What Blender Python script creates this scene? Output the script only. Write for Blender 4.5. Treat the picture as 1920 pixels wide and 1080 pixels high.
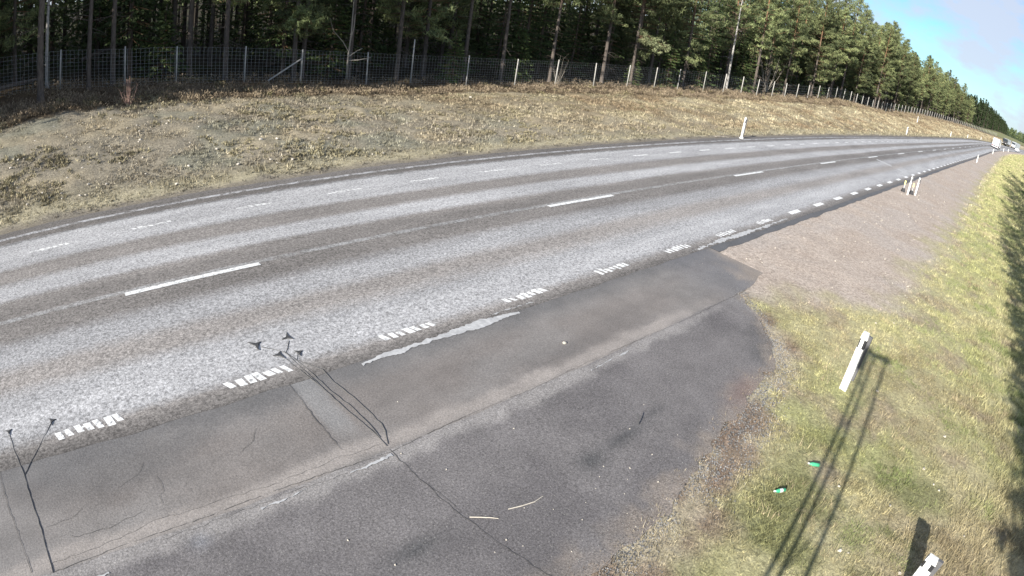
import bpy, math, random
import numpy as np
from mathutils import Vector, Matrix

scene = bpy.context.scene
for o in list(bpy.data.objects):
    bpy.data.objects.remove(o, do_unlink=True)
col = scene.collection
R = math.radians

# ------------------------------------------------------------------ camera (wide lens of a roadside camera, 6 m up)
cam = bpy.data.cameras.new('camera')
cam_ob = bpy.data.objects.new('camera', cam)
col.objects.link(cam_ob)
fwd = Vector((0.6488452, 0.62349476, -0.43618137))
rgt = Vector((0.73176468, -0.66844689, 0.13303838))
upv = Vector((0.20861535, 0.40550343, 0.88997))
mw = Matrix((rgt, upv, -fwd)).transposed().to_4x4()
mw.translation = (0, 0, 6.0)
cam_ob.matrix_world = mw
cam.type = 'PANO'
cam.sensor_fit = 'HORIZONTAL'
cam.sensor_width = 36.0
cam.sensor_height = 20.25
cam.clip_start = 0.05
cam.clip_end = 6000
pc = cam if hasattr(cam, 'panorama_type') else cam.cycles
pc.panorama_type = 'FISHEYE_LENS_POLYNOMIAL'
pc.fisheye_fov = R(200)
for k, v in enumerate((0.0, 0.045319809331, 4.15697215e-05, -5.22735854e-06, 3.3768187e-07)):
    setattr(pc, 'fisheye_polynomial_k%d' % k, -v)
scene.camera = cam_ob
scene.render.engine = 'CYCLES'
scene.cycles.max_bounces = 5
scene.cycles.diffuse_bounces = 2
scene.cycles.transparent_max_bounces = 8

# ------------------------------------------------------------------ sky, sun, exposure
SUN_EL = 23.0
sd = Vector((-0.989*math.cos(R(SUN_EL)), -0.148*math.cos(R(SUN_EL)), math.sin(R(SUN_EL)))).normalized()   # towards the sun
world = bpy.data.worlds.new('World')
scene.world = world
world.use_nodes = True
nt = world.node_tree
nt.nodes.clear()
wo = nt.nodes.new('ShaderNodeOutputWorld')
bg = nt.nodes.new('ShaderNodeBackground')
sky = nt.nodes.new('ShaderNodeTexSky')
sky.sky_type = 'NISHITA'
sky.sun_disc = False
sky.sun_elevation = R(SUN_EL)
sky.sun_rotation = math.atan2(sd.x, sd.y)
sky.air_density = 1.0
sky.dust_density = 0.3
sky.ozone_density = 2.5
tc = nt.nodes.new('ShaderNodeTexCoord')
mp = nt.nodes.new('ShaderNodeMapping')
mp.inputs['Scale'].default_value = (2.2, 5.0, 11.0)
mp.inputs['Rotation'].default_value = (0.0, R(8), R(20))
nz = nt.nodes.new('ShaderNodeTexNoise')
nz.inputs['Scale'].default_value = 1.6
nz.inputs['Detail'].default_value = 7
nz.inputs['Roughness'].default_value = 0.55
cr = nt.nodes.new('ShaderNodeValToRGB')
cr.color_ramp.elements[0].position = 0.36
cr.color_ramp.elements[1].position = 0.58
mx = nt.nodes.new('ShaderNodeMix'); mx.data_type = 'RGBA'
mx.inputs['B'].default_value = (4.0, 4.3, 5.0, 1)
mu = nt.nodes.new('ShaderNodeMath'); mu.operation = 'MULTIPLY'; mu.inputs[1].default_value = 0.85
L = nt.links.new
L(tc.outputs['Generated'], mp.inputs['Vector']); L(mp.outputs['Vector'], nz.inputs['Vector'])
tm = nt.nodes.new('ShaderNodeMix'); tm.data_type = 'RGBA'; tm.blend_type = 'MULTIPLY'; tm.inputs['Factor'].default_value = 1.0
tm.inputs['B'].default_value = (.55, .80, 1.0, 1)
L(nz.outputs['Fac'], cr.inputs['Fac']); L(cr.outputs['Color'], mu.inputs[0])
L(mu.outputs[0], mx.inputs['Factor']); L(sky.outputs['Color'], tm.inputs['A']); L(tm.outputs['Result'], mx.inputs['A'])
L(mx.outputs['Result'], bg.inputs['Color'])
bg.inputs['Strength'].default_value = 0.07
L(bg.outputs['Background'], wo.inputs['Surface'])

sun = bpy.data.lights.new('sun', 'SUN')
sun.energy = 4.2
sun.angle = R(0.5)
sun.color = (1.0, 0.95, 0.86)
sun_ob = bpy.data.objects.new('sun', sun)
col.objects.link(sun_ob)
sun_ob.rotation_euler = (-sd).to_track_quat('-Z', 'Y').to_euler()
sun_ob.location = (-30, -10, 40)

scene.view_settings.view_transform = 'Standard'
scene.view_settings.look = 'None'
scene.view_settings.exposure = 1.32
scene.view_settings.gamma = 1.0

rng = np.random.default_rng(7)
random.seed(7)

# ------------------------------------------------------------------ shape of the ground
# ---- ground shape: x runs along the road, y across it (away from the camera), z up
def zroad(x):
    x = np.asarray(x, float)
    a = 0.5325*x/100 - 0.2873*(x/100)**2
    return np.where(x < 92.7, a, 0.2467 + 2.3e-5*np.clip(x-92.7, 0, 520)**2)
def shift(x):
    d = np.clip(np.asarray(x, float)-165, 0, 900)
    return -4e-4*np.minimum(d, 160)**2 - 0.128*np.clip(d-160, 0, None)
FX = [-200, -60, -12, 0, 4.5, 7.3, 11.2, 16, 19, 22, 27, 31, 35, 40, 48, 57, 66, 75, 84, 93, 102, 107, 115, 130, 143, 150, 167, 203, 230, 286, 377, 800]
FZ = [3.5, 2.8, 2.2, 1.7, 1.25, 1.08, .77, .43, .26, .15, .08, .05, .12, .2, .3, .5, .54, .58, .95, 1.25, 1.75, 1.7, 1.45, 1.1, 1.1, 1.45, 1.66, 2.2, 2.3, 2.6, 3.5, 6.5]
def zfence(x): return np.interp(x, FX, FZ)
CY = [-300, -60, -12, -3, 0, 1.5, 2.3, 5.5, 7.7, 8.1, 11.78, 16, 17.9, 18.5]
CZ = [-6, -2.5, -.75, -.12, -.02, 0, 0, 0, 0, 0, .165, -.114, -.17, -.2]
def Zg(x, y):
    x = np.asarray(x, float); y = np.asarray(y, float)
    u = y - shift(x)
    z = zroad(x) + np.interp(u, CY, CZ)
    t = np.clip((u-18.5)/14.0, 0, 1)
    ze = zroad(x) - .2
    zb = ze + (zfence(x)-ze)*(1-(1-t)**1.7)
    zb = zb + np.clip(u-32.5, 0, 60)*0.012
    return np.where(u > 18.5, zb, z)

# ------------------------------------------------------------------ noise, mesh and naming helpers
def vnoise(x, y, seed=0):
    x = np.asarray(x, float); y = np.asarray(y, float)
    xi = np.floor(x).astype(np.int64); yi = np.floor(y).astype(np.int64)
    fx = x-xi; fy = y-yi
    fx = fx*fx*(3-2*fx); fy = fy*fy*(3-2*fy)
    def h(a, b):
        n = (a*374761393 + b*668265263 + seed*974634777) & 0x7fffffff
        n = ((n ^ (n >> 13))*1274126177) & 0x7fffffff
        return ((n ^ (n >> 16)) & 0xffff)/65535.0
    return (h(xi, yi)*(1-fx)+h(xi+1, yi)*fx)*(1-fy) + (h(xi, yi+1)*(1-fx)+h(xi+1, yi+1)*fx)*fy
def fbm(x, y, s, seed=0, oct=4):
    v = 0; a = 0.5; t = 0
    for k in range(oct):
        v = v + a*vnoise(np.asarray(x)/s*2**k, np.asarray(y)/s*2**k, seed+k*17); t += a; a *= .55
    return v/t
def sstep(a, b, v):
    t = np.clip((np.asarray(v, float)-a)/(b-a), 0, 1)
    return t*t*(3-2*t)

def meshob(name, V, F, mat, parent=None, tint=None, smooth=False, u=None):
    me = bpy.data.meshes.new(name)
    V = np.asarray(V, np.float32).reshape(-1, 3)
    if isinstance(F, np.ndarray):
        m, k = F.shape
        me.vertices.add(len(V)); me.vertices.foreach_set('co', V.ravel())
        me.loops.add(m*k); me.loops.foreach_set('vertex_index', F.astype(np.int32).ravel())
        me.polygons.add(m); me.polygons.foreach_set('loop_start', (np.arange(m)*k).astype(np.int32))
        me.update(calc_edges=True)
    else:
        me.from_pydata(V.tolist(), [], F)
    if tint is not None:
        t = np.asarray(tint, np.float32)
        a = me.attributes.new('tint', 'FLOAT_COLOR', 'POINT')
        a.data.foreach_set('color', np.concatenate([t, np.ones((len(t), 1), np.float32)], 1).ravel())
    if u is not None:
        a = me.attributes.new('u', 'FLOAT', 'POINT'); a.data.foreach_set('value', np.asarray(u, np.float32))
    if smooth:
        me.polygons.foreach_set('use_smooth', np.ones(len(me.polygons), bool))
    me.materials.append(mat)
    me.update()
    o = bpy.data.objects.new(name, me); col.objects.link(o)
    if parent: o.parent = parent
    return o
def tag(o, label=None, cat=None, group=None, kind=None):
    if label: o['label'] = label
    if cat: o['category'] = cat
    if group: o['group'] = group
    if kind: o['kind'] = kind
    return o
def thing(name, label, cat, loc=(0, 0, 0), rz=0, group=None):
    o = bpy.data.objects.new(name, None); col.objects.link(o)
    o.empty_display_size = 0.3
    o.location = loc; o.rotation_euler = (0, 0, rz)
    return tag(o, label, cat, group)
def dup(root, loc, rz=0, sc=1.0, label=None, group=None):
    r = root.copy(); col.objects.link(r); r.location = loc; r.rotation_euler = (0, 0, rz); r.scale = (sc, sc, sc)
    if label: r['label'] = label
    if group: r['group'] = group
    for ch in root.children:
        c = ch.copy(); col.objects.link(c); c.parent = r
        for g in ch.children:
            d = g.copy(); col.objects.link(d); d.parent = c
    return r
class MB:
    """collects shapes for one mesh"""
    def __init__(s): s.v = []; s.f = []; s.t = []
    def add(s, V, F, t=None):
        n = len(s.v)
        s.v.extend([tuple(map(float, p)) for p in V]); s.f.extend([tuple(i+n for i in f) for f in F])
        s.t.extend([t or (1, 1, 1)]*len(V)); return s
    def box(s, c, d, rz=0, t=None, top=(1, 1)):
        cx, cy, cz = c; a, b, h = d[0]/2, d[1]/2, d[2]/2
        V = []
        for zz, kx, ky in ((-h, 1, 1), (h, top[0], top[1])):
            for sx, sy in ((-1, -1), (1, -1), (1, 1), (-1, 1)):
                x, y = sx*a*kx, sy*b*ky
                V.append((cx+x*math.cos(rz)-y*math.sin(rz), cy+x*math.sin(rz)+y*math.cos(rz), cz+zz))
        return s.add(V, [(3, 2, 1, 0), (4, 5, 6, 7), (0, 1, 5, 4), (1, 2, 6, 5), (2, 3, 7, 6), (3, 0, 4, 7)], t)
    def tube(s, path, rad, n=6, t=None, cap=True):
        P = [Vector(p) for p in path]; V = []; F = []
        if not hasattr(rad, '__len__'): rad = [rad]*len(P)
        for i, p in enumerate(P):
            d = (P[min(i+1, len(P)-1)]-P[max(i-1, 0)]).normalized()
            a = d.cross(Vector((0, 0, 1)) if abs(d.z) < .9 else Vector((1, 0, 0))).normalized(); b = d.cross(a)
            for k in range(n):
                q = 2*math.pi*k/n
                V.append(p + (a*math.cos(q)+b*math.sin(q))*rad[i])
        for i in range(len(P)-1):
            for k in range(n):
                k2 = (k+1) % n
                F.append((i*n+k, i*n+k2, (i+1)*n+k2, (i+1)*n+k))
        if cap:
            F.append(tuple(range(n))[::-1]); F.append(tuple(range((len(P)-1)*n, len(P)*n)))
        return s.add(V, F, t)
    def build(s, name, mat, parent=None, smooth=False):
        return meshob(name, np.array(s.v), s.f, mat, parent, np.array(s.t), smooth)

# ------------------------------------------------------------------ materials
def newmat(name):
    m = bpy.data.materials.new(name); m.use_nodes = True
    n = m.node_tree.nodes; n.clear()
    out = n.new('ShaderNodeOutputMaterial'); b = n.new('ShaderNodeBsdfPrincipled')
    m.node_tree.links.new(b.outputs[0], out.inputs['Surface'])
    return m, m.node_tree, b, out
class NB:
    def __init__(s, nt): s.nt = nt
    def n(s, typ, **kw):
        x = s.nt.nodes.new(typ)
        for k, v in kw.items(): setattr(x, k, v)
        return x
    def l(s, a, b): s.nt.links.new(a, b)
    def coord(s, scale=(1, 1, 1)):
        t = s.n('ShaderNodeTexCoord'); m = s.n('ShaderNodeMapping'); m.inputs['Scale'].default_value = scale
        s.l(t.outputs['Object'], m.inputs['Vector']); return m.outputs['Vector']
    def noise(s, vec, scale, detail=2, rough=.5, dist=0):
        x = s.n('ShaderNodeTexNoise'); x.inputs['Scale'].default_value = scale; x.inputs['Detail'].default_value = detail
        x.inputs['Roughness'].default_value = rough; x.inputs['Distortion'].default_value = dist
        s.l(vec, x.inputs['Vector']); return x.outputs['Fac']
    def rng(s, fac, a, b, c, d):
        x = s.n('ShaderNodeMapRange'); x.inputs['From Min'].default_value = a; x.inputs['From Max'].default_value = b
        x.inputs['To Min'].default_value = c; x.inputs['To Max'].default_value = d
        s.l(fac, x.inputs['Value']); return x.outputs['Result']
    def math(s, op, a, b):
        x = s.n('ShaderNodeMath', operation=op)
        for i, v in enumerate((a, b)):
            if isinstance(v, (int, float)): x.inputs[i].default_value = v
            else: s.l(v, x.inputs[i])
        return x.outputs[0]
    def mix(s, fac, a, b, mode='MIX'):
        x = s.n('ShaderNodeMix', data_type='RGBA', blend_type=mode)
        for k, v in (('Factor', fac), ('A', a), ('B', b)):
            if isinstance(v, (int, float)): x.inputs[k].default_value = v
            elif isinstance(v, tuple): x.inputs[k].default_value = v if len(v) == 4 else v+(1,)
            else: s.l(v, x.inputs[k])
        return x.outputs['Result']
    def grey(s, v):
        x = s.n('ShaderNodeCombineColor')
        for i in range(3): s.l(v, x.inputs[i])
        return x.outputs[0]
    def attr(s, name):
        return s.n('ShaderNodeAttribute', attribute_name=name)

def plain(name, c, rough=.6, metal=0, var=.18, scale=9, spec=.3):
    m, t, b, o = newmat(name); N = NB(t)
    v = N.coord(); f = N.noise(v, scale, 3, .6)
    k = N.rng(f, .25, .75, 1-var, 1+var)
    c2 = N.mix(1.0, tuple(c), N.grey(k), 'MULTIPLY')
    N.l(c2, b.inputs['Base Color']); b.inputs['Roughness'].default_value = rough; b.inputs['Metallic'].default_value = metal
    b.inputs['Specular IOR Level'].default_value = spec
    return m
def tinted(name, rough=.9, transl=0.0, var=.25, scale=6, spec=.15, objvar=0.0):
    m, t, b, o = newmat(name); N = NB(t)
    a = N.attr('tint')
    f = N.noise(N.coord(), scale, 3, .6)
    k = N.rng(f, .25, .75, 1-var, 1+var)
    if objvar:
        oi = N.n('ShaderNodeObjectInfo')
        k = N.math('MULTIPLY', k, N.rng(oi.outputs['Random'], 0, 1, 1-objvar, 1+objvar))
    c = N.mix(1.0, a.outputs['Color'], N.grey(k), 'MULTIPLY')
    N.l(c, b.inputs['Base Color']); b.inputs['Roughness'].default_value = rough
    b.inputs['Specular IOR Level'].default_value = spec
    if transl:
        tr = N.n('ShaderNodeBsdfTranslucent'); ms = N.n('ShaderNodeMixShader'); ms.inputs[0].default_value = transl
        N.l(c, tr.inputs['Color']); N.l(b.outputs[0], ms.inputs[1]); N.l(tr.outputs[0], ms.inputs[2]); N.l(ms.outputs[0], o.inputs['Surface'])
    return m

def road_material():
    m, t, b, o = newmat('worn_asphalt'); N = NB(t)
    u = N.attr('u').outputs['Fac']
    v1 = N.coord((.05, .9, 1)); v0 = N.coord()
    w = N.rng(N.noise(v1, 1.0, 4, .65), 0, 1, -.30, .30)
    w2 = N.rng(N.noise(v0, 5.0, 3, .65), 0, 1, -.16, .16)
    uu = N.math('ADD', N.math('ADD', u, w), w2)
    f = N.rng(uu, 7.5, 18.1, 0, 1)
    r = N.n('ShaderNodeValToRGB'); N.l(f, r.inputs['Fac'])
    stops = [(7.5, 'd', .10), (7.8, 'd', .14), (8.0, 'd', .20), (8.3, 'l', .34), (8.8, 'l', .36), (9.2, 'l', .32), (9.65, 'd', .24), (10.0, 'd', .235), (10.4, 'l', .30), (10.8, 'l', .29), (11.25, 'd', .155),
             (12.5, 'd', .16), (12.85, 'd', .19), (13.15, 'l', .36), (13.8, 'l', .36), (14.2, 'd', .195), (14.9, 'd', .195), (15.25, 'l', .35), (16.8, 'l', .36), (17.0, 'l', .31), (17.15, 'd', .13), (17.5, 'd', .12), (18.1, 'd', .13)]
    el = r.color_ramp.elements
    while len(el) < len(stops): el.new(.5)
    for e, (p_, k, g) in zip(el, stops):
        e.position = (p_-7.5)/10.6
        e.color = (g*1.0, g*.99, g*1.0, 1) if k == 'l' else (g*1.08, g*1.0, g*.94, 1)
    # worn joint along the middle and worn old edge line
    def stripe(c, wd, lo):
        a = N.math('ABSOLUTE', N.math('SUBTRACT', N.math('ADD', u, N.rng(N.noise(v0, 2.2, 3, .7), 0, 1, -.05, .05)), c), 0)
        s_ = N.rng(a, wd*.5, wd*.9, 1, 0)
        return N.math('MULTIPLY', s_, N.rng(N.noise(v0, 3.5, 4, .7), .38, .55, lo, 1))
    c = N.mix(N.math('MULTIPLY', stripe(11.92, .13, .25), .75), r.outputs['Color'], (.30, .30, .30))
    c = N.mix(N.math('MULTIPLY', stripe(17.55, .12, .1), .9), c, (.40, .40, .41))
    c = N.mix(N.math('MULTIPLY', stripe(17.0, .10, .0), .6), c, (.09, .09, .09))
    # stone grain
    g1 = N.rng(N.noise(v0, 18, 3, .65, .6), .35, .65, .57, 1.42)
    g2 = N.rng(N.noise(v0, 48, 1, .5), .3, .7, .75, 1.25)
    g3 = N.rng(N.noise(N.coord((.25, 1.2, 1)), .9, 5, .65), .3, .7, .80, 1.18)
    g = N.math('MULTIPLY', N.math('MULTIPLY', g1, g2), g3)
    c = N.mix(1.0, c, N.grey(g), 'MULTIPLY')
    N.l(c, b.inputs['Base Color']); b.inputs['Roughness'].default_value = .82; b.inputs['Specular IOR Level'].default_value = .25
    bp = N.n('ShaderNodeBump'); bp.inputs['Strength'].default_value = .35; bp.inputs['Distance'].default_value = .008
    N.l(N.noise(v0, 40, 2), bp.inputs['Height']); N.l(bp.outputs[0], b.inputs['Normal'])
    return m
def paved_material(name, grain=.35, light=.0):
    m, t, b, o = newmat(name); N = NB(t); v0 = N.coord()
    a = N.attr('tint').outputs['Color']
    g1 = N.rng(N.noise(v0, 34, 3, .65, .5), .32, .68, 1-grain, 1+grain)
    g2 = N.rng(N.noise(v0, 60, 1, .5), .3, .7, 1-grain*.6, 1+grain*.6)
    g3 = N.rng(N.noise(v0, 1.3, 5, .65), .3, .7, .88, 1.12)
    g = N.math('MULTIPLY', N.math('MULTIPLY', g1, g2), g3)
    c = N.mix(1.0, a, N.grey(g), 'MULTIPLY')
    if light:   # pale chips of stone in the surface
        vo = N.n('ShaderNodeTexVoronoi'); vo.inputs['Scale'].default_value = 26; N.l(v0, vo.inputs['Vector'])
        sp = N.rng(vo.outputs['Distance'], .10, .22, 1, 0)
        pick = N.n('ShaderNodeSeparateColor'); N.l(vo.outputs['Color'], pick.inputs[0])
        sp = N.math('MULTIPLY', sp, N.rng(pick.outputs[0], .62, .74, 0, light))
        c = N.mix(sp, c, (.42, .41, .36))
    N.l(c, b.inputs['Base Color']); b.inputs['Roughness'].default_value = .85; b.inputs['Specular IOR Level'].default_value = .25
    bp = N.n('ShaderNodeBump'); bp.inputs['Strength'].default_value = .4; bp.inputs['Distance'].default_value = .01
    N.l(N.noise(v0, 30, 3), bp.inputs['Height']); N.l(bp.outputs[0], b.inputs['Normal'])
    return m
def soil_material(name, amp=.4, scale=10):
    m, t, b, o = newmat(name); N = NB(t); v0 = N.coord()
    a = N.attr('tint').outputs['Color']
    g1 = N.rng(N.noise(v0, scale, 4, .7, .8), .3, .7, 1-amp, 1+amp)
    g2 = N.rng(N.noise(v0, scale*4, 2, .6), .3, .7, .75, 1.25)
    c = N.mix(1.0, a, N.grey(N.math('MULTIPLY', g1, g2)), 'MULTIPLY')
    N.l(c, b.inputs['Base Color']); b.inputs['Roughness'].default_value = .95; b.inputs['Specular IOR Level'].default_value = .1
    bp = N.n('ShaderNodeBump'); bp.inputs['Strength'].default_value = .7; bp.inputs['Distance'].default_value = .04
    N.l(N.noise(v0, scale*1.5, 4, .7), bp.inputs['Height']); N.l(bp.outputs[0], b.inputs['Normal'])
    return m
def bark_material(name, low, high, z0, z1):
    m, t, b, o = newmat(name); N = NB(t)
    tcn = N.n('ShaderNodeTexCoord'); sp = N.n('ShaderNodeSeparateXYZ'); N.l(tcn.outputs['Object'], sp.inputs[0])
    f = N.rng(sp.outputs['Z'], z0, z1, 0, 1)
    c = N.mix(f, low, high)
    k = N.rng(N.noise(N.coord((1, 1, .25)), 14, 4, .7), .3, .7, .55, 1.45)
    N.l(N.mix(1.0, c, N.grey(k), 'MULTIPLY'), b.inputs['Base Color']); b.inputs['Roughness'].default_value = .95
    b.inputs['Specular IOR Level'].default_value = .1
    return m

M = dict(
    road=road_material(), shoulder=paved_material('shoulder_asphalt', .22), bay=paved_material('bay_asphalt', .36, .5),
    soil=soil_material('verge_soil'), gravel=soil_material('gravel_ground', .22, 14),
    paint=None, foliage=tinted('needles', .75, .3, .3, 1.2, .25, .34), grass=tinted('dry_grass', .85, .25, .3, 2.0, .1),
    heather=tinted('heather', .9, .1, .35, 1.0, .1), pine_bark=bark_material('pine_bark', (.105, .088, .076), (.22, .125, .07), 6, 11),
    spruce_bark=bark_material('spruce_bark', (.10, .08, .065), (.12, .09, .07), 5, 9), pale_bark=bark_material('birch_bark', (.30, .285, .265), (.36, .34, .32), 2, 8),
    white=plain('white_plastic', (.66, .66, .64), .5, 0, .24, 9), reflector=plain('reflector_white', (.86, .86, .84), .25, 0, .03),
    dark_plastic=plain('dark_grey_plastic', (.10, .10, .105), .5), black=plain('black_plastic', (.025, .025, .028), .5), steel=plain('galvanised_steel', (.42, .43, .44), .5, .55, .15),
    post=plain('weathered_post', (.37, .355, .325), .8, 0, .25, 4), wire=plain('zinc_wire', (.40, .42, .42), .5, .3, .1),
    yellow=plain('yellow_plastic', (.72, .66, .26), .45), stone=plain('pale_stone', (.45, .41, .35), .9, 0, .2, 20), tar=plain('dark_tar', (.055, .055, .057), .7, 0, .2),
    crack=plain('crack_dirt', (.095, .09, .086), .95), cable=plain('grey_sealant', (.10, .098, .096), .9), worn_paint=None, faded_paint=None, patch=None, twig=plain('pale_twig', (.55, .50, .42), .8), bush=plain('reddish_twigs', (.26, .17, .14), .85),
    green=plain('green_plastic', (.06, .40, .20), .35), truck_white=plain('truck_white', (.60, .60, .62), .4, 0, .05, 2), dark_metal=plain('dark_metal', (.05, .05, .055), .5, .4),
    rubber=plain('rubber', (.02, .02, .02), .9), red_light=plain('red_lens', (.45, .02, .02), .3), glass=plain('dark_glass', (.03, .04, .05), .08, 0, .05, 3, .6), grey_car=plain('silver_paint', (.45, .47, .5), .3, .3),
    concrete=plain('pale_concrete', (.55, .53, .48), .9, 0, .2, 8), wood=plain('grey_wood', (.27, .24, .20), .9, 0, .3, 6), blue_tarp=plain('dark_tractor_paint', (.06, .08, .13), .4))
def paint_material(name, lo, hi, under, top):
    m, t, b, o = newmat(name); N = NB(t); v0 = N.coord()
    k = N.rng(N.noise(v0, 11, 4, .75), lo, hi, .0, 1)
    N.l(N.mix(N.math('MULTIPLY', k, 1), (under,)*3, (top, top, top*.985)), b.inputs['Base Color']); b.inputs['Roughness'].default_value = .6
    return m
M['paint'] = paint_material('road_paint', .36, .50, .30, .70)
M['worn_paint'] = paint_material('worn_road_paint', .36, .50, .26, .78)
M['faded_paint'] = paint_material('faded_road_paint', .40, .52, .32, .74)
def patch_material():
    m, t, b, o = newmat('pale_patch'); N = NB(t); v0 = N.coord()
    k = N.rng(N.noise(v0, 9, 4, .7), .3, .7, 0, 1)
    N.l(N.mix(k, (.29, .29, .295), (.50, .50, .50)), b.inputs['Base Color']); b.inputs['Roughness'].default_value = .85
    return m
M['patch'] = patch_material()

# ------------------------------------------------------------------ ground
def ylow(x):      # near edge of everything paved
    return np.interp(x, [-80, 4.9, 6.15, 7.96, 9.6, 11.33, 12.26, 13.2, 13.82, 14.0, 15.69, 16.1, 16.2, 700],
                     [2.25, 2.27, 2.35, 2.67, 2.95, 3.22, 3.6, 4.5, 5.29, 5.5, 5.66, 7.3, 7.42, 7.55])
HX = [-200, -2, 2, 5, 11, 15, 26, 48, 80, 100, 150, 700]
HY = [26.4, 26.7, 27.8, 28.3, 28.9, 29, 30.2, 29.3, 30.1, 28.6, 29.0, 29.5]
def hfront(x): return np.interp(x, HX, HY)

def lerp3(a, b, t): t = np.asarray(t)[..., None]; return a*(1-t)+b*t
C3 = lambda *c: np.array(c, float)
def ground_tint(x, u, soil=False):
    x = np.asarray(x, float); u = np.asarray(u, float)
    n1 = fbm(x, u, 2.6, 3); n2 = fbm(x, u, .8, 5); n3 = fbm(x, u, 7.0, 9)
    # near verge: mossy yellow green with straw and brown
    c = lerp3(C3(.41, .375, .22)+np.zeros(x.shape+(3,)), C3(.335, .335, .16), sstep(.40, .62, n1*.6+n2*.4))
    c = lerp3(c, C3(.29, .235, .155), sstep(.52, .75, n3*.5+n2*.5)*.7)
    c = lerp3(c, C3(.38, .37, .19), sstep(14, 24, x)*sstep(.3, .6, n3)*.7)
    c = lerp3(c, C3(.34, .275, .185), sstep(.6, -1.5, u)*sstep(14, 7, x)*.7)
    c = lerp3(c, C3(.185, .19, .09), sstep(.40, .58, fbm(x, u, 1.0, 401))*sstep(12.5, 9.5, x)*sstep(2.2, 1.2, u)*sstep(-2.2, -.8, u)*.85)
    c = lerp3(c, C3(.30, .245, .18), sstep(.58, .72, fbm(x, u, .9, 403))*.7)
    # bare strip along the bay edge
    d = u-ylow(x)
    c = lerp3(c, C3(.37, .315, .24), sstep(-1.0, -.1, d+(n2-.5)*1.4)*sstep(18, 13, x)*.85)
    c = lerp3(c, C3(.20, .145, .115), sstep(.48, .62, fbm(x, u, .55, 405))*sstep(-1.1, -.4, d)*sstep(15, 13.5, x)*.8)
    # earthy gravel fan right of the bay
    gl = np.interp(x, [13.6, 14.2, 16, 18.2, 33, 80, 160, 300], [6.2, 5.0, 3.9, 2.1, 2.5, 3.6, 4.2, 4.4])
    gw = sstep(-1.3, 1.1, u-gl+(n2-.5)*2.2+(n1-.5)*1.4)*sstep(13.2, 14.8, x)*(u < 12)
    gc = lerp3(C3(.335, .275, .23)+np.zeros(x.shape+(3,)), C3(.43, .37, .32), n2)
    gc = lerp3(gc, C3(.38, .34, .31), sstep(.5, .7, n1)*.5)
    c = lerp3(c, gc, gw)
    # far side
    far = u > 12
    edge = lerp3(C3(.16, .145, .125)+np.zeros(x.shape+(3,)), C3(.24, .21, .16), n2)
    edge = lerp3(edge, C3(.33, .295, .205), sstep(18.45, 18.9, u+(n2-.5)*.6))
    left = lerp3(C3(.38, .335, .26)+np.zeros(x.shape+(3,)), C3(.30, .265, .20), n2)
    left = lerp3(left, C3(.29, .29, .225), sstep(.5, .65, n1)*.6)
    left = lerp3(left, C3(.46, .39, .27), sstep(.54, .68, fbm(x*.5, u, 1.3, 31))*.6)
    right = lerp3(C3(.44, .385, .265)+np.zeros(x.shape+(3,)), C3(.30, .25, .17), sstep(.42, .62, fbm(x*.4, u, 1.4, 41)))
    right = lerp3(right, C3(.27, .195, .12), sstep(.45, .7, n1)*.6)
    bank = lerp3(left, right, sstep(14, 42, x+(n3-.5)*16+(u-22)*1.5))
    b = lerp3(edge, bank, sstep(19, 20.2, u+(n2-.5)*1.4))
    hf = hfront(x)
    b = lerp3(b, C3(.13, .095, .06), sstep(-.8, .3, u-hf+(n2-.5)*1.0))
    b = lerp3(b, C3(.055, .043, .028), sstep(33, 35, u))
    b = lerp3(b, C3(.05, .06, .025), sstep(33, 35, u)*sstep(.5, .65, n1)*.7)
    b = lerp3(b, C3(.20, .20, .10), sstep(330, 420, x)*(u > 33))
    c = np.where(far[..., None], b, c)
    if soil:   # ground under the grass is darkened for contrast with the tufts
        k = np.where(far, sstep(18.9, 19.6, u), .72*(1-gw))*sstep(190, 110, x)
        c = c*(1-np.where(far, .30, .16)*k*(.6+.8*(1-n2)))[..., None]
    return c
def grid(xs, us, zoff=0.0, bump=True, sink=False):
    X, U = np.meshgrid(xs, us, indexing='ij')
    Y = U+shift(X)
    Z = Zg(X, Y)+zoff
    if bump:
        k = ((U < ylow(X)-.15) | (U > 18.0)).astype(float)
        amp = np.where(U > 33, .28, np.where(U > 18, np.interp(U, [18, 20, 30], [0, .10, .16]), .03))
        Z = Z+k*amp*((fbm(X, U, 1.5, 77)-.5)*2+(fbm(X, U, .5, 78, 2)-.5))
    if sink:
        Z = Z-.06*((U > ylow(X)+.18) & (U < 17.95))
    n, m = X.shape
    I = np.arange(n*m).reshape(n, m)
    F = np.stack([I[:-1, :-1].ravel(), I[1:, :-1].ravel(), I[1:, 1:].ravel(), I[:-1, 1:].ravel()], 1)
    return X, U, np.stack([X, Y, Z], -1).reshape(-1, 3), F
def lin(*segs):
    out = []
    for a, b, s in segs: out += list(np.arange(a, b-1e-6, s))
    return np.array(out+[segs[-1][1]])
gx = lin((-900, -200, 100), (-200, -60, 14), (-60, -8, 1), (-8, 45, .22), (45, 130, .9), (130, 340, 4), (340, 700, 15), (700, 3000, 150))
gu = lin((-900, -100, 100), (-100, -10, 6), (-10, -6, .5), (-6, 7.4, .2), (7.4, 17.6, .85), (17.6, 20, .15), (20, 34, .25), (34, 70, 1.2), (70, 300, 15), (300, 1200, 100))
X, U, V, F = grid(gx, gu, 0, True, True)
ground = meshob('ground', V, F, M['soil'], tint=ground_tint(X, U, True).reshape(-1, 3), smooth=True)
tag(ground, kind='structure')

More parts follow.
